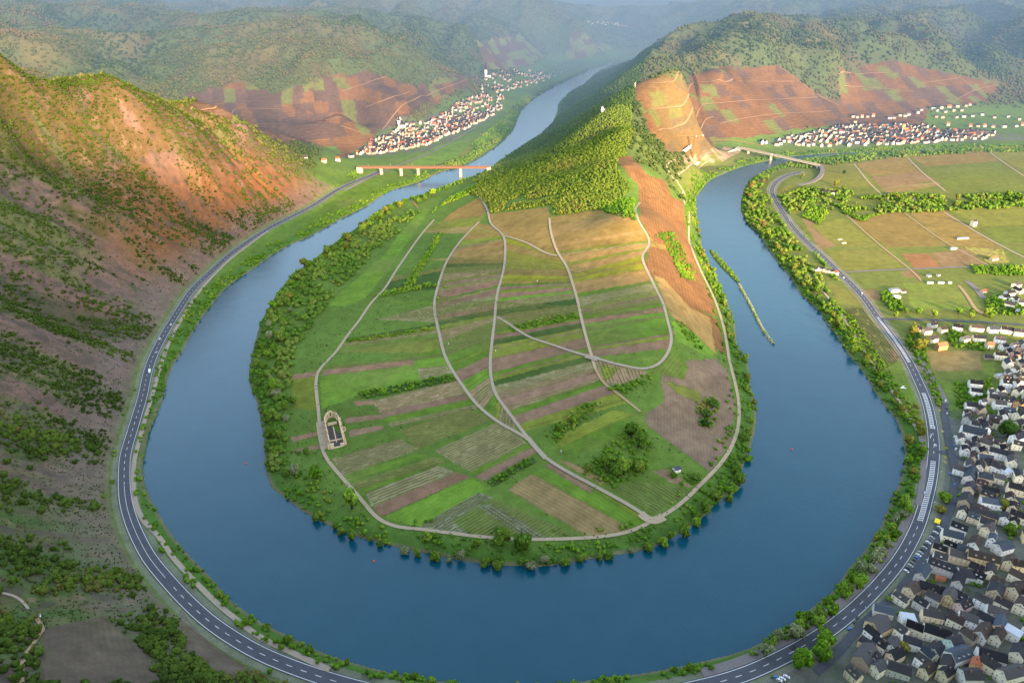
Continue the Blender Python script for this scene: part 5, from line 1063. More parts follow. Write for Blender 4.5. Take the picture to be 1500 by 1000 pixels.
LANDM = [('the sports field corner', (1405,455)), ('the pale village field', (1445,540)), ('the upper lane cars', (1395,610)), ('the big blue gabled house', (1445,650)), ('the road island hatching', (1400,720)), ('the yellow awning', (1385,768)), ('the riverside car park', (1345,825)), ('the half-timbered house', (1395,880)), ('the blue car', (1255,920)), ('the three round trees', (1215,975)), ('the mint gable', (1402,945)), ('the bottom right corner', (1485,975)), ('the long yellow house', (1440,830)), ('the walled garden', (1480,780)), ('the terraced gables', (1488,560)), ('the slate tower roof', (1478,880))]
LMW = [hit(*p)[0][:2] for _, p in LANDM]
PEND = []
def put(px, py, ang, L, W, wall, roof, e=6., rh=None, lab=None, **k):
    """House whose roof centre shows at a pixel; ANG is the slant of the ridge in the photograph."""
    g = hit(px, py+6)[0]; z = g[2]+e; c = pz(px, py, z); a = math.radians(ang); d = pz(px+10*math.cos(a), py-10*math.sin(a), z)-pz(px-10*math.cos(a), py+10*math.sin(a), z); rz = math.atan2(d[1], d[0])
    rh = W*.42 if rh is None else rh; CIRC.extend(circles(c[0], c[1], rz, L*.84, W*.8)); PEND.append((float(c[0]), float(c[1]), rz, L, W, e, rh, wall, roof, lab, k))
# houses one can tell apart: (x, y, slant, length, width, wall, roof)
put(1287,915,28,17,17,'yellow','grey',6,6.5,'very large tan gabled barn house with plain wall beside the village road',chim=0,nwin=2)
put(1268,960,52,20,15,'stone','grey',6,6,'big brown house with two slate slopes below the tan barn house')
put(1308,944,60,12,10,'white','grey',6.5,4.2,'white gabled house joined to a long white wing above the courtyard tree',hip=0); put(1335,939,-18,14,9,'white','slate',6.5,3.6,'long white wing with slate roof right of the white gable',nwin=10)
put(1366,862,-16,24,12,'stone','black',6,4.5,'long black roofed hall with tan wall below the slate courtyard',nwin=6); put(1337,862,35,14,12,'tan','brown',6,4.5,'tan house with brown roof at the left end of the black hall')
put(1352,838,55,18,10,'grey','blue',6.5,5,'blue slate church-like roof at the left of the courtyard',chim=0); put(1378,828,-20,22,11,'grey','slate',7,5,'slate roof with many skylights behind the courtyard',dormer=4); put(1405,848,70,18,10,'grey','slate',6.5,5,'steep slate wing right of the courtyard',chim=0); put(1378,845,-15,8,5,'orange','red',3,1.6,'low orange shed inside the slate courtyard',chim=0,nwin=0)
put(1391,872,62,13,11,'yellow','grey',8,5,'yellow half-timbered house with many white windows',timber=True,nwin=14); put(1281,964,60,8,8,'white','slate',6,3.5,'small half-timbered gable at the lower left of the village',timber=True,nwin=4)
put(1342,918,-22,16,10,'cream','black',6.5,4.2,'cream row house with black roof, left one of the pair',nwin=8); put(1372,925,-18,20,12,'cream','black',6.5,4.6,'cream row house with black roof and bright skylight, right one of the pair',nwin=8)
put(1366,900,-12,17,9,'tan','grey',5.5,3.8,'tan walled house with grey roof beside the blue pool cover'); put(1384,905,-14,7,6,'grey','blue',3,1,'low blue roofed annexe in the alley',flat=True,nwin=0)
put(1371,950,55,12,10,'white','slate',6.5,4,'white gable with small windows beside the dark alley',nwin=6); put(1397,940,28,12,11,'mint','slate',7,5,'mint green gabled house at the alley corner',nwin=4); put(1404,958,20,19,13,'white','blue',7,5,'large navy roof with dark dormers below the mint gable',dormer=3); put(1386,984,35,11,9,'tan','slate',6.5,4,'tan house standing below the large navy roof')
put(1316,979,-18,17,11,'grey','grey',6,4.2,'grey roofed house near the bottom edge of the village'); put(1358,980,40,11,9,'tan','brown',6,4,'tan gabled house with attic window near the bottom edge'); put(1294,893,-15,16,10,'grey','blue',5.5,3.2,'blue grey shallow roof beside the road verge',chim=0); put(1330,905,-8,12,10,'white','pale',6,1,'white terrace house with pale flat roof',flat=True)
put(1440,816,-14,27,11,'yellow','brown',8,5,'long yellow house with brown roof and a row of windows',nwin=14,dormer=3); put(1405,813,-16,17,11,'tan','grey',7,4.6,'tan house joining the long yellow house',nwin=8); put(1415,840,-10,15,13,'grey','slate',6,4.6,'hipped slate roof below the long yellow house',hip=4.5)
put(1395,783,-14,18,12,'cream','blue',6,4.6,'blue grey roof with cream gable near the car park'); put(1428,795,62,14,11,'white','brown',6.5,5,'brown roofed house with white gable behind the blue grey roof'); put(1440,752,-18,26,9,'yellow','slate',6.5,3.4,'very long tan walled building with narrow slate roof',nwin=8); put(1411,748,65,9,9,'cream','slate',6.5,4,'cream gable at the left end of the long tan building')
put(1448,774,40,12,11,'tan','grey',6.5,4.6,'tan gabled house beside the walled garden'); put(1486,764,62,9,8,'cream','black',6.5,4,'small cream gable with black roof at the right edge'); put(1470,800,15,16,12,'grey','blue',5.5,4,'ribbed blue metal roof below the walled garden',chim=0); put(1480,822,60,12,10,'tan','brown',7,4.6,'tan house with brown roof and small tower'); put(1493,826,-10,13,10,'yellow','brown',7,4.2,'yellow walled house at the right edge below the garden')
put(1459,864,68,15,13,'tan','slate',8.5,6,'tall tan half-timbered gable with many framed windows',timber=True,nwin=14); put(1490,862,35,15,12,'tan','brown',8,5,'tan plastered gabled house at the right edge'); put(1440,878,-28,13,10,'white','grey',7,4,'white house with a grid of small windows above the alley',nwin=10); put(1460,895,-18,15,11,'grey','grey',7,4.4,'grey slate roof on the alley corner')
put(1418,905,-20,14,10,'white','grey',7,4.2,'white house with grey roof along the middle alley'); put(1440,925,48,16,11,'white','brown',7,5,'white gable with grey brown roof at the crossing alley'); put(1462,930,55,13,9,'cream','brown',6.5,4.4,'cream gabled house right of the white crossing gable'); put(1484,925,-30,12,10,'white','pale',6,2,'white house with pale flat roof terrace',flat=True); put(1452,960,-15,20,11,'grey','slate',6.5,4.6,'long slate roof with a round vent near the right bottom'); put(1482,985,15,21,11,'cream','grey',6.5,4.6,'long grey roof with cream wall at the bottom right corner'); put(1422,988,0,15,12,'grey','grey',6.5,4.2,'grey tiled roof at the bottom edge'); put(1492,955,62,13,11,'cream','slate',6.5,5,'cream gable with slate roof at the right bottom edge'); put(1430,972,70,9,8,'orange','red',6,4,'narrow house with rusty red roof in the lower alley')
# upper part of the village
put(1426,632,-12,26,17,'white','blue',7,6,'big blue slate house with broad white gable front',nwin=5,chim=0); put(1420,652,-8,13,11,'cream','slate',6.5,4.2,'cream house with dark roof below the big blue gable'); put(1430,656,60,9,9,'white','grey',6.5,4,'white gable with square window joined to the cream house'); put(1438,612,55,10,8,'tan','brown',7,4,'tan gable above the big blue slate house'); put(1448,622,55,9,8,'tan','brown',6.5,3.5,'narrow tan house above the right end of the blue roof')
put(1466,663,-14,24,10,'white','slate',7,3.8,'long white apartment house with dark roof and two rows of windows',nwin=14); put(1447,678,20,14,11,'cream','slate',6.5,4,'plain cream gabled house in front of the apartment house',nwin=2); put(1462,684,-25,15,10,'white','grey',6,3.6,'white house with porch below the apartment house')
put(1422,695,68,24,13,'grey','blue',6,5.5,'long blue slate barn roof along the riverside lane',chim=0,nwin=3); put(1443,698,-12,15,11,'tan','blue',6.5,4.5,'tan house with blue hipped roof right of the slate barn',hip=4); put(1421,714,60,13,12,'tan','slate',6.5,5,'tan round-headed gable at the lower end of the slate barn'); put(1415,732,65,17,13,'stone','slate',6,5,'dark slate roofed house above the yellow awning',nwin=4); put(1449,718,-10,17,8,'stone','black',5,3.2,'dark brown row building behind the tan gable')
put(1490,640,20,15,11,'white','slate',7,5,'white house with scalloped slate gable at the right edge'); put(1490,714,-15,17,11,'tan','black',7,4.2,'tan apartment block with dark roof at the right edge',nwin=10); put(1452,735,-10,20,11,'white','blue',6,3.8,'white house with blue grey roof above the long tan building'); put(1475,690,10,12,10,'white','pale',5,1,'flat pale roofed house right of the porch house',flat=True)
for i, (xx, yy_) in enumerate(((1487,541),(1488,551),(1488,560),(1490,572))): put(xx, yy_, 38, 11, 8, 'cream' if i % 2 else 'white', 'black', 6.5, 3.6, f'{["topmost","second","third","lowest"][i]} gable of the black roofed terrace above the orange house', chim=1)
put(1480,529,20,12,9,'yellow','black',6.5,4,'half-timbered yellow gable above the terrace',timber=True,nwin=6); put(1493,522,52,10,9,'tan','brown',6.5,4,'tan gable at the right edge above the terrace'); put(1482,511,38,13,9,'cream','pale',6,3,'cream gable beside the long hedge above the terrace',nwin=3); put(1466,520,-6,16,8,'cream','black',6,3,'long cream house with black roof left of the half-timbered gable')
put(1464,549,10,10,8,'tan','pale',3.5,1.6,'small tan roofed cabin behind the village field',chim=0,nwin=2); put(1472,571,-4,15,7,'grey','pale',3.5,1,'pale flat roofed hall left of the terrace',flat=True,nwin=2); put(1429,561,-6,16,10,'white','black',6,4,'white house with dark roof standing alone in the gardens, upper one'); put(1430,573,-8,14,9,'white','black',5.5,3.6,'white house with dark roof standing alone in the gardens, lower one'); put(1423,594,-6,14,10,'white','black',5.5,3.8,'white house with black roof above the cluster of grey roofs')
put(1494,590,24,12,9,'orange','black',7,3.6,'orange house with black roof below the terrace'); put(1493,606,26,13,9,'cream','black',7,3.8,'cream gable with black roof, upper of two at the right edge'); put(1492,620,24,13,10,'cream','black',7,4,'cream gable with black roof, lower of two at the right edge'); put(1473,600,-5,13,7,'cream','pale',4,1,'low cream house with flat roof in the gardens',flat=True); put(1478,585,10,13,10,'grey','slate',5,3.4,'grey slate roofed house below the flat hall'); put(1418,612,50,14,10,'grey','grey',6,4.4,'grey roof above the big blue slate house'); put(1440,588,8,8,6,'white','grey',5,2.6,'small white house with round bay in the gardens'); put(1448,522,-4,13,9,'stone','slate',3,3.4,'slate pavilion roof beside the green lawn',hip=4,chim=0,nwin=0)
for i, (xx, yy_, wl, rf, an, l_) in enumerate(((1345,482,'tan','slate',35,9),(1358,484,'cream','grey',5,13),(1381,482,'cream','brown',8,12),(1403,479,'white','black',-10,14),(1431,480,'cream','brown',-4,19),(1455,482,'white','blue',0,15),(1475,483,'cream','slate',-10,16),(1492,486,'cream','slate',-5,14),(1366,475,'grey','slate',10,13),(1365,496,'grey','grey',12,20),(1414,496,'cream','grey',10,13),(1434,495,'cream','slate',-5,18),(1465,497,'white','grey',-8,14),(1450,505,'tan','red',0,10),(1470,507,'white','slate',10,10))):
    put(xx, yy_, an, l_, 9.5, wl, rf, 4.8, 4, None)
put(1379,506,8,17,10,'orange','red',5.5,4,'orange timber-framed house shell under construction by the pale field',timber=True,nwin=8)
# the rest of the old village between these
VP = hitl(dens_poly([(1412,612),(1402,650),(1400,690),(1402,720),(1396,750),(1378,795),(1352,836),(1325,868),(1300,892),(1268,922),(1262,960),(1232,990),(1225,1008),(1510,1010),(1510,505),(1476,505),(1470,560),(1440,590)]))[:, :2]
def inpoly(x, y, q):
    r_ = np.roll(q, -1, 0); c_ = (q[:, 1] <= y) != (r_[:, 1] <= y); xs_ = q[c_, 0]+(y-q[c_, 1])/(r_[c_, 1]-q[c_, 1])*(r_[c_, 0]-q[c_, 0]); return (xs_ < x).sum() % 2 == 1
GARD = [hitl(dens_poly(p))[:, :2] for p in ([(1452,628),(1490,628),(1488,650),(1455,650)], [(1455,768),(1500,762),(1500,792),(1468,792)], [(1310,948),(1330,948),(1330,968),(1310,968)])]
wc = ['cream']*4+['white']*7+['tan']*2+['grey']*2+['yellow','pink','stone']; rc = ['slate']*6+['grey']*5+['black']*3+['brown']*3+['blue']*2
cnt_f = 0; nfix = len(PEND)
for t_ in range(9000):
    if cnt_f >= 112: break
    x = random.uniform(VP[:, 0].min(), VP[:, 0].max()); y = random.uniform(VP[:, 1].min(), VP[:, 1].max())
    if not inpoly(x, y, VP) or any(inpoly(x, y, g_) for g_ in GARD): continue
    i = int(np.argmin(((ROADW-(x, y))**2).sum(1))); i = min(max(i, 2), len(ROADW)-3); t = ROADW[i+2]-ROADW[i-2]; rz = math.atan2(t[1], t[0])+random.choice((0, math.pi/2, math.pi/2))+random.gauss(0, .12)
    small = t_ > 3500; L = random.uniform(6.5, 10) if small else random.uniform(9, 15); W = random.uniform(5.5, 7.5) if small else random.uniform(8, 10.5); cs = circles(x, y, rz, L*.88, W*.82)
    if freeof(cs, .9) and all(((TRL-(a, b))**2).sum(1).min() > (q*.8+1.2)**2 for a, b, q in cs for TRL in ()): 
        CIRC.extend(cs); PEND.append((x, y, rz, L, W, random.uniform(5.2, 7.2) if not small else random.uniform(3.4, 5.2), W*random.uniform(.38, .5), random.choice(wc), random.choice(rc), None, dict(chim=random.choice((0, 1, 1, 2)), nwin=5 if small else 7, hip=random.choice((0, 0, 0, W*.35)), dormer=0 if small else random.choice((0, 0, 1, 2))))); cnt_f += 1
rank = {}
lmd = []
for h_ in PEND:
    d = [math.hypot(h_[0]-q[0], h_[1]-q[1]) for q in LMW]; k = int(np.argmin(d)); lmd.append((d[k], k))
for i in sorted(range(len(PEND)), key=lambda i: lmd[i][0]):
    h_ = PEND[i]; key = (h_[7], h_[8], lmd[i][1]); rank[key] = rank.get(key, 0)+1
    lab = h_[9] or (f'{h_[7]} walled house with {RW[h_[8]]} roof, {ORD[rank[key]-1]} nearest to {LANDM[lmd[i][1]][0]}')
    house(*h_[:3], h_[3]*.84, h_[4]*.78, h_[5]+(1.5 if h_[5] > 4.5 else 0), h_[6]*.8, h_[7], h_[8], lab, 'houses of the village at lower right', **h_[10])
Gp = []
for t_ in range(5000):
    x = random.uniform(VP[:, 0].min(), VP[:, 0].max()); y = random.uniform(VP[:, 1].min(), VP[:, 1].max())
    if inpoly(x, y, VP) and all((x-c[0])**2+(y-c[1])**2 > (c[2]+1.2)**2 for c in CIRC) and ((ROADW-(x, y))**2).sum(1).min() > 20**2 and fbm(np.array([x/22.]), np.array([y/22.]), 97, 2)[0] > .46: Gp.append((x, y, float(height(x, y))))
Gp = np.array(Gp); scatter_mesh('garden_shrubbery', Gp, rng.uniform(.7, 2.1, len(Gp)), rng.uniform(.2, .9, len(Gp)), BT, 60, label='bushes and small trees in the gardens between the village houses', flat=.9)
print('village', len(PEND), cnt_f, len(Gp))
# ------------------------------------------------------------------ single buildings on the plain and the loop
def small(px, py, ang, L, W, wall, roof, lab, e=3., cat='hut', name='hut', **k):
    g = hit(px, py)[0]; a = math.radians(ang); d = hit(px+8*math.cos(a), py-8*math.sin(a))[0]-g; return house(float(g[0]), float(g[1]), math.atan2(d[1], d[0]), L, W, e, W*.35, wall, roof, lab, None, k.pop('nwin', 2), chim=0, name=name, cat=cat, **k)
small(991,689,10,6.5,5,'white','blue','small white hut with blue roof in the garden on the loop'); small(1310,427,5,16,8,'white','pale','white clubhouse with pale roof behind the sports field hedge',4.,'clubhouse','clubhouse',flat=True); small(1313,436,0,10,6,'white','pale','smaller white shed in front of the clubhouse',flat=True); small(1322,428,5,7,6,'white','brown','white hut right of the clubhouse')
small(1425,331,10,9,8,'tan','brown','tall tan tower house standing alone in the vineyards',10.,'house','house',nwin=6); small(1410,350,3,22,3,'white','pale','row of white vans-like sheds in a line on the brown field edge',2.6,'shed','shed',flat=True); small(1396,365,5,12,4,'white','pale','white low shed at the field corner behind the brown plot',2.6,'shed','shed',flat=True); small(1360,405,15,6,5,'white','blue','white hut with blue roof above the sports field'); small(1374,404,15,5,4,'grey','grey','grey hut right of the white hut above the sports field')
small(1362,415,0,9,2.5,'white','pale','left white dugout at the back of the sports field',2.4,'dugout','dugout',flat=True); small(1378,415,0,9,2.5,'white','pale','middle white dugout at the back of the sports field',2.4,'dugout','dugout',flat=True); small(1391,415,0,5,2.5,'white','pale','right white dugout at the back of the sports field',2.4,'dugout','dugout',flat=True)
small(1213,284,-6,26,10,'white','black','long white house with dark roof in the grove by the bridge ramp',5.,'house','house',nwin=8); small(1200,281,-10,12,9,'tan','brown','tan annexe left of the long white house in the grove',4.,'house','house'); small(1455,381,10,14,7,'tan','red','red brown farm shed by the plain lane',4.,'shed','shed'); small(1440,428,8,8,6,'tan','red','tan hut on the gravel yard right of the sports field')
for i, (px, py, wl, rf) in enumerate(((1193,397,'grey','slate'),(1201,396,'white','slate'),(1209,398,'tan','grey'),(1216,400,'cream','brown'),(1223,402,'white','red'))): small(px, py, 20, 9, 7, wl, rf, f'{ORD[i]} roadside house from the left in the group above the junction', 4.5, 'house', 'house', nwin=4)
for i, (px, py) in enumerate(((1478,432),(1490,428),(1484,441),(1496,446),(1470,438),(1478,449),(1496,458),(1488,420))): small(px, py, [5,-20,30,0,15,-10,8,20][i], 13, 9, ['white','cream','white','cream'][i % 4], ['black','slate','black','grey'][i % 4], f'{["white","cream","white","cream"][i % 4]} house by the upper right edge behind the yard, {["top","upper","second white","lower","left","lower left","lowest","topmost"][i]} one', 5., 'house', 'house', nwin=4)
for i, (px, py) in enumerate(((1230,351),(1236,356))):
    g = hit(px, py)[0]; r = empty('tarpaulin', tuple(g), .3); tag(r, f'{["upper","lower"][i]} tan tarpaulin spread over boxes in the allotment garden', 'tarpaulin'); b = MB(); b.box((0, 0, .5), (9, 4, 1.0), None, 0, .8); b.build('cover', M['sand2'], r)
# chapel on the ridge, lookout mast
g = hit(883, 165)[0]; r = house(float(g[0]), float(g[1]), 1.2, 12, 7, 5, 4.5, 'white', 'slate', 'small white chapel with slate roof on the wooded ridge of the loop', None, 4, chim=0, name='chapel', cat='chapel', z=float(g[2])+4)
b = MB(); b.box((-6.5, 0, 4), (3.4, 3.4, 12)); b.build('tower', WM['white'], r); b = MB(); b.cyl((-6.5, 0, 10), (-6.5, 0, 16), 2.6, .1, 4); b.build('spire', RM['slate'], r)
g = hit(930, 130)[0]; r = empty('summit_cross', tuple(g), 0); tag(r, 'white summit cross with pedestal above the vineyard slope', 'cross'); b = MB(); b.box((0, 0, 1), (4, 4, 6), None, 0, .7); b.build('pedestal', M['white'], r); b = MB(); b.box((0, 0, 8), (.8, .8, 12)); b.box((0, 0, 11), (4, .8, .8)); b.build('cross_beam', M['white'], r)
# ------------------------------------------------------------------ distant villages
def church(px, py, wall, sp, lab, hh=22, sph=18, Wt=6.5):
    g = hit(px, py)[0]; r = empty('church', tuple(g), random.uniform(-.3, .3)); tag(r, lab, 'church')
    b = MB(); b.box((0, 0, hh/2-1), (Wt, Wt, hh+2)); b.build('tower', WM[wall], r); b = MB(); b.cyl((0, 0, hh), (0, 0, hh+sph*.25), Wt*.75, Wt*.42, 8); b.cyl((0, 0, hh+sph*.25), (0, 0, hh+sph), Wt*.42, .08, 8); b.build('spire', RM[sp], r)
    gw = gable_walls(18, 10, 9, 6); gw.v = [(v[0]+11, v[1], v[2]) for v in gw.v]; gw.build('nave', WM[wall], r); gr = gable_roof(18, 10, 9, 6); gr.v = [(v[0]+11, v[1], v[2]) for v in gr.v]; gr.build('nave_roof', RM[sp], r)
    for k in range(4):
        b = MB(); b.box((5+k*4, -5.06, 5), (1.4, .2, 4.5)); b.build('window', M['glass'], r)
    return r
church(585,187,'white','slate','white church with pointed slate spire at the near end of the riverside village'); church(712,113,'white','slate','white church tower with tall spire in the farther riverside village',30,34,9); church(1322,191,'orange','slate','orange stone church tower in the village under the vineyards',20,12,8)
FARMESH = {}
FW = {k: wall_mat('far_plaster_'+k, tuple(q*.60 for q in c)) for k, c in WALL.items()}  # same plasters, dimmed in colour against the strong sun on far walls
def far_house(x, y, rz, wall, roof, lab, group):
    key = (wall, roof, random.randrange(3))
    if key not in FARMESH:
        g_ = random.Random(str(key)); L, W, e = g_.uniform(9, 13.5), g_.uniform(7, 9), g_.uniform(5, 7); a = gable_walls(L, W, e, W*.55); me1 = bpy.data.meshes.new('house'); me1.from_pydata(a.v, [], a.f); me1.materials.append(FW[wall]); me1.update()
        q = gable_roof(L, W, e, W*.55); me2 = bpy.data.meshes.new('roof'); me2.from_pydata(q.v, [], q.f); me2.materials.append(RM[roof]); me2.update(); FARMESH[key] = (me1, me2)
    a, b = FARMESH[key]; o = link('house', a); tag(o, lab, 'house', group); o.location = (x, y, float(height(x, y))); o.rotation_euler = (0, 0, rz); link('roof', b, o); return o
def far_village(pxl, n, base, where, group, wl, rf, stuff=False, taken=()):
    q = hitl(dens_poly(pxl, 6))[:, :2]; cs = [t[:2] for t in taken]; out = []
    for t_ in range(n*60):
        if len(out) >= n: break
        x = random.uniform(q[:, 0].min(), q[:, 0].max()); y = random.uniform(q[:, 1].min(), q[:, 1].max())
        if not inpoly(x, y, q) or any((x-a)**2+(y-b)**2 < 9.0**2 for a, b in cs): continue
        if float(line_d(x, y)) < 8: continue
        cs.append((x, y)); out.append((x, y, base+random.choice((0, math.pi/2))+random.gauss(0, .2), random.choice(wl), random.choice(rf)))
    if stuff: return out
    rk = {}
    for x, y, rz, w_, r_ in out: far_house(x, y, rz, w_, r_, f'{w_} house with {RW[r_]} roof {where}', group)
    return out
def line_d(x, y): return np.sqrt(((ROADW-(x, y))**2).sum(1).min())
WLf = ['white','white','white','cream','cream','pink','tan']; RFf = ['slate','slate','grey','brown','red']
P_E = [(507,233),(525,228),(560,225),(622,214),(680,190),(726,168),(715,165),(690,176),(650,166),(640,176),(600,183),(582,172),(578,196),(545,208),(528,224)]
P_N = [(1112,210),(1135,206),(1180,196),(1220,187),(1265,183),(1300,183),(1365,186),(1372,192),(1420,192),(1456,195),(1456,203),(1400,207),(1340,211),(1290,213),(1235,215),(1160,214),(1118,213)]
a1_ = far_village(P_E, 28, .6, 'in the riverside village beyond the railway bridge', 'houses of the village beyond the railway bridge', WLf, RFf)
a2_ = far_village(P_N, 26, .1, 'in the sunlit village under the vineyards', 'houses of the village under the vineyards', WLf, RFf)
for px, py in ((1249,172),(1255,173),(1262,172),(1270,172),(1278,171),(1252,180),(1303,174),(1309,174),(1318,170),(1325,171),(1330,169),(1344,166),(1349,162),(1366,160),(1372,163),(1378,159),(1384,165),(1390,158),(1396,163),(1402,157),(1408,163),(1414,156),(1420,155),(1371,172),(1380,173),(1400,173),(1411,172),(1424,171),(1438,169),(1456,173),(1388,184),(1420,186),(1432,186),(1441,186),(1454,187),(1476,172),(1470,187),(1492,176),(1488,186),(1497,184),(495,236),(447,233),(475,238)):
    g = hit(px, py)[0]; w_ = random.choice(WLf); r_ = random.choice(RFf); far_house(float(g[0]), float(g[1]), random.uniform(-.3, .3), w_, r_, f'{w_} house with {RW[r_]} roof scattered on the slope above the far villages', 'scattered houses above the far villages')
far_ = far_village(P_E, 300, .6, '', '', WLf, RFf, True, a1_)+far_village(P_N, 300, .1, '', '', WLf, RFf, True, a2_)+far_village([(676,140),(700,136),(707,116),(735,103),(755,101),(790,104),(822,107),(818,113),(780,124),(745,133),(700,142)], 125, .8, '', '', WLf, RFf, True)+far_village([(655,163),(670,150),(685,152),(668,163)], 8, .5, '', '', WLf, RFf, True)+far_village([(640,176),(660,158),(690,140),(735,141),(742,158),(716,166),(690,174)], 80, .7, '', '', WLf, RFf, True, a1_)+far_village([(858,31),(885,33),(925,38),(922,41),(880,37),(860,34)], 40, .2, '', '', WLf, RFf, True)
b = MB(); wi = ['white','cream','pink','tan']
for x, y, rz, w_, r_ in far_:
    z = float(height(x, y)); R3 = Matrix.Rotation(rz, 3, 'Z'); L_, W_, e_ = random.uniform(9, 13), random.uniform(7, 9), random.uniform(5, 7); a = gable_walls(L_, W_, e_, W_*.55); q = gable_roof(L_, W_, e_, W_*.55)
    for src, mi in ((a, wi.index(w_)), (q, 4+(r_ == 'red')+2*(r_ == 'brown'))):
        k = len(b.v); b.v += [tuple(R3@Vector(v)+Vector((x, y, z))) for v in src.v]; b.f += [tuple(i+k for i in f) for f in src.f]; b.m += [mi]*len(src.f)
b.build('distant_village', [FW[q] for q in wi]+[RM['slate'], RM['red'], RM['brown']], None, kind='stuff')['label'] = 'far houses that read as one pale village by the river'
# ------------------------------------------------------------------ cars
def car_mesh(van=False):
    prof = [(-2.15,.35),(-2.2,.75),(-2.05,.95),(-1.2,1.0),(-.95,1.02),(.95,1.02),(1.35,.98),(2.05,.85),(2.2,.6),(2.15,.35)]
    b = MB(); n = len(prof)
    for s in (-1, 1): b.face([(x, s*.86, z) for x, z in (prof if s < 0 else prof[::-1])])
    for (x0, z0), (x1, z1) in zip(prof, prof[1:]+prof[:1]): b.face([(x0,-.86,z0),(x0,.86,z0),(x1,.86,z1),(x1,-.86,z1)])
    b.box((-.35, 0, 1.47), (1.9, 1.3, .06)); return b
def glass_mesh():
    b = MB(); lo = [(-1.55,-.80,1.0),(1.05,-.80,1.02),(1.05,.80,1.02),(-1.55,.80,1.0)]; hi = [(-1.15,-.63,1.44),(.45,-.63,1.44),(.45,.63,1.44),(-1.15,.63,1.44)]
    for i in range(4): j = (i+1) % 4; b.face([lo[i], lo[j], hi[j], hi[i]])
    b.face(hi); return b
CARM = {k: simple('car_'+k, c, .28, .6, .05, 1.) for k, c in {'white': (.78,.78,.78), 'silver': (.42,.44,.46), 'black': (.022,.023,.026), 'blue': (.04,.14,.42), 'red': (.40,.03,.03), 'grey': (.14,.15,.16)}.items()}
M['tyre'] = simple('tyre', (.02,.02,.02), .9, .2, .1, 2.)
wh = MB(); wh.cyl((0, -.1, 0), (0, .1, 0), .33, .33, 10); WHEEL = bpy.data.meshes.new('wheel'); WHEEL.from_pydata(wh.v, [], wh.f); WHEEL.materials.append(M['tyre'])
CB = {}
def car(x, y, rz, colr, label, group=None, name='parked_car', z=None, cat='car'):
    if colr not in CB:
        a = car_mesh(); me = bpy.data.meshes.new('body'); me.from_pydata(a.v, [], a.f); me.materials.append(CARM[colr]); g_ = glass_mesh(); me2 = bpy.data.meshes.new('window'); me2.from_pydata(g_.v, [], g_.f); me2.materials.append(M['glass']); CB[colr] = (me, me2)
    r = empty(name, (x, y, (float(height(x, y)) if z is None else z)), rz); tag(r, label, cat, group); link('body', CB[colr][0], r); link('window', CB[colr][1], r)
    for sx in (-1.35, 1.35):
        for sy in (-.8, .8): w = link('wheel', WHEEL, r); w.location = (sx, sy, .33)
    return r
ccol = ['white','black','white','black','silver','grey','white','black','silver','black','silver','white','blue','black','grey','silver','black','white']
for row, (A_, B_, n_) in enumerate((((1378,769),(1327,836),18), ((1391,782),(1343,842),10))):
    a = pz(*A_, 9.)[:2]; b_ = pz(*B_, 9.)[:2]; d = b_-a; rz = math.atan2(d[1], d[0])+math.pi/2; c_ = {}
    for k in range(n_):
        p = a+d*(k+.5)/n_; cl = ccol[(k*(1+row)+row*3) % 18]; c_[cl] = c_.get(cl, 0)+1
        car(float(p[0]), float(p[1]), rz+random.gauss(0, .05), cl, f'{ORD[c_[cl]-1]} {cl} car from the yellow awning in the {["riverside","house side"][row]} row of the car park', 'cars in the riverside car park')
for px, py, cl, lab, an in ((1385,587,'white','white car topmost of three on the upper lane',75),(1387,598,'black','dark car in the middle of three on the upper lane',75),(1387,606,'silver','silver car lowest of three on the upper lane',75),(1398,640,'white','white car parked before the big blue gabled house',80),(1397,653,'blue','blue car parked at the wall of the cream house',70),(1400,658,'white','white car behind the blue one at the cream house wall',60),(1391,694,'blue','blue car in the tables corner beside the verge',45),(1398,710,'blue','blue car at the end of the slate barn',60),(1244,921,'blue','bright blue car parked below the road beside the barn house',20),(1252,911,'black','black car behind the bright blue car',50),(1256,905,'black','second black car behind the bright blue car',50),(1135,992,'blue','teal car alone at the bottom edge of the village',10),(1141,996,'white','leftmost white car of the bottom row',-30),(1146,994,'white','middle white car of the bottom row',-30),(1152,991,'white','rightmost white car of the bottom row',-30),(1342,883,'black','black car parked on the terrace between the houses',70),(1338,886,'black','second black car parked on the terrace',70),(1467,922,'black','black car in the crossing alley of the lower village',30),(1315,874,'red','dark red car on the terrace by the black hall',-20)):
    p = hit(px, py)[0]; a = math.radians(an); d = hit(px+6*math.cos(a), py-6*math.sin(a))[0]-p; car(float(p[0]), float(p[1]), math.atan2(d[1], d[0]), cl, lab)
def on_road(px, py, off, cl, lab, name='car', cat='car'):
    i = near_i(ROADW, px, py); t = ROADW[i+1]-ROADW[i-1]; t /= np.linalg.norm(t); nr = np.array([-t[1], t[0]]); p = ROADW[i]+nr*off; return car(float(p[0]), float(p[1]), math.atan2(t[1], t[0]), cl, lab, None, name, 7.06, cat)
on_road(1346,722,2.6,'silver','light blue grey car driving beside the hatched road island'); on_road(1162,953,2.4,'black','black car driving on the bottom road near the round trees'); on_road(236,497,-2.4,'white','white car driving on the left road above the van'); on_road(246,475,2.4,'white','second white car driving up the left road'); on_road(1240,408,2.4,'white','white car on the road above the junction'); on_road(1153,322,-2.4,'silver','silver car on the far road by the grove'); on_road(1262,430,-2.4,'white','white car just below the junction'); on_road(228,515,2.4,'silver','silver car between the van and the white car on the left road'); on_road(1170,342,2.4,'black','dark car on the far road')
i = near_i(ROADW, 217, 544); t = ROADW[i+1]-ROADW[i-1]; t /= np.linalg.norm(t); p = ROADW[i]+np.array([-t[1], t[0]])*2.5
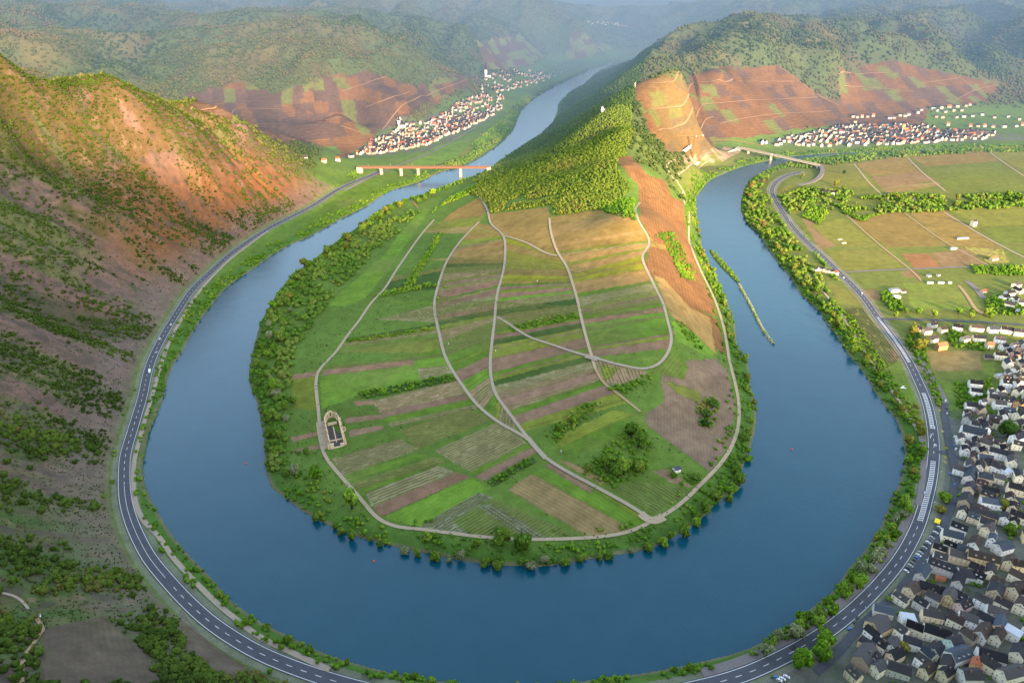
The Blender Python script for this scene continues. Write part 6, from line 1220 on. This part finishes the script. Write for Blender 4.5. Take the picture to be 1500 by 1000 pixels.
r = empty('van', (float(p[0]), float(p[1]), 7.06), math.atan2(t[1], t[0])); tag(r, 'white box van driving on the left road under the cliff', 'van'); b = MB(); b.box((-1.2, 0, 1.95), (5, 2.2, 2.7)); b.build('cargo_box', CARM['white'], r); b = MB(); b.box((2.3, 0, 1.25), (1.9, 2.0, 1.7), None, 0, .88); b.build('cab', CARM['white'], r); b = MB(); b.box((2.95, 0, 1.6), (.7, 1.8, .6)); b.build('windscreen', M['glass'], r)
for sx in (-2.4, 2.2):
    for sy in (-.95, .95): w = link('wheel', WHEEL, r); w.location = (sx, sy, .33)
# ------------------------------------------------------------------ street furniture and small things
M['yellow'] = simple('yellow_canvas', (.85,.62,.02), .7, .2, .08, 1.); M['buoy'] = simple('buoy_red', (.62,.07,.05), .5, .4, .1, 1.); M['signy'] = simple('sign_yellow', (.82,.60,.03), .5, .3, .05, 1.)
g = hit(1372, 766)[0]; r = empty('awning', tuple(g), .9); tag(r, 'bright yellow awning on posts at the upper end of the car park', 'awning'); b = MB(); b.box((0, 0, 2.7), (7, 4.2, .16)); b.box((0, -2.1, 2.5), (7, .1, .5)); b.build('canopy', M['yellow'], r)
for sx in (-3.2, 3.2):
    for sy in (-1.9, 1.9): b = MB(); b.bar((sx, sy, 0), (sx, sy, 2.7), .12); b.build('post', M['steel'], r)
for px, py, lab in ((548,822,'red buoy floating left of the loop tip'), (1160,658,'red buoy floating in the right arm of the river'), (360,679,'small buoy floating near the left shore')):
    p = pz(px, py, 0.); r = empty('buoy', tuple(p)); tag(r, lab, 'buoy'); b = MB(); b.cyl((0, 0, -.6), (0, 0, .7), 1.0, .95, 12); b.build('float', M['buoy'], r); b = MB(); b.cyl((0, 0, .7), (0, 0, 2.4), .45, .12, 8); b.build('topmark', M['buoy'], r)
for k, (px, py, lab) in enumerate(((1376,603,'yellow sign on the verge right of the hatched curve'), (1380,634,'yellow marker board on the verge below the first sign'), (1385,658,'yellow board at the side road mouth'), (1384,672,'yellow board on the lawn below the side road'), (1384,679,'lower yellow board on the lawn below the side road'))):
    g = hit(px, py)[0]; r = empty('road_sign', tuple(g), -.6); tag(r, lab, 'road sign'); b = MB(); b.bar((0, 0, 0), (0, 0, 2.6), .12); b.build('post', M['steel'], r); b = MB(); b.box((0, -.08, 2.2), (2.2, .1, 1.2)); b.build('plate', M['signy'], r)
g = hit(1322, 568)[0]; r = empty('lawn_sculpture', tuple(g), .5); tag(r, 'white angular sculpture lying on the lawn between path and road', 'sculpture'); b = MB(); b.bar((-3.4, 0, .6), (3.2, .6, 1.3), 1.5, .3); b.build('wing', M['white'], r); b = MB(); b.bar((-1, -.2, .5), (1.6, -3.4, .9), 1.2, .3); b.build('wing', M['white'], r)
g = hit(58, 903)[0]; r = empty('wayside_shrine', tuple(g), .3); tag(r, 'small white wayside shrine at the end of the hillside path', 'shrine'); gable_walls(1.6, 1.4, 2., .8, -.5).build('wall', M['white'], r); gable_roof(1.6, 1.4, 2., .8, .2, .12).build('roof', RM['pale'], r)
for k, (px, py) in enumerate(((1302,500),(1330,545),(1352,595),(1378,640),(1376,700),(1368,745),(1350,790),(1310,845),(1262,900),(1200,945))):
    i = near_i(ROADW, px, py); t = ROADW[i+1]-ROADW[i-1]; t /= np.linalg.norm(t); nr = np.array([-t[1], t[0]])*(-sgn); p = ROADW[i]+nr*8.2; z = float(height(*p)); r = empty('street_lamp', (float(p[0]), float(p[1]), z), math.atan2(-nr[1], -nr[0])); tag(r, f'{ORD[k]} slim street lamp along the village side of the road, counted from the top', 'street lamp', 'street lamps along the village road'); b = MB(); b.cyl((0, 0, 0), (0, 0, 8), .11, .06, 6); b.bar((0, 0, 7.9), (1.6, 0, 8.1), .09); b.build('pole', M['steel'], r); b = MB(); b.box((1.7, 0, 8.1), (.8, .3, .16)); b.build('lamp_head', M['white'], r)
for k, (px, py, lab) in enumerate(((787,412,'pale vineyard post box standing on the lit green plot'), (726,514,'white marker stone beside the middle track'), (657,504,'white marker stone in the strip right of the left middle track'), (642,414,'white marker stone where the left middle track bends'), (822,661,'white marker stone above the long diagonal track'))):
    g = hit(px, py)[0]; r = empty('marker_stone', tuple(g)); tag(r, lab, 'marker stone'); b = MB(); b.box((0, 0, .7), (1., 1., 1.6), None, 0, .7); b.build('block', M['white'], r); b = MB(); b.box((0, 0, 1.62), (1.1, 1.1, .25)); b.build('cap', M['concrete'], r)
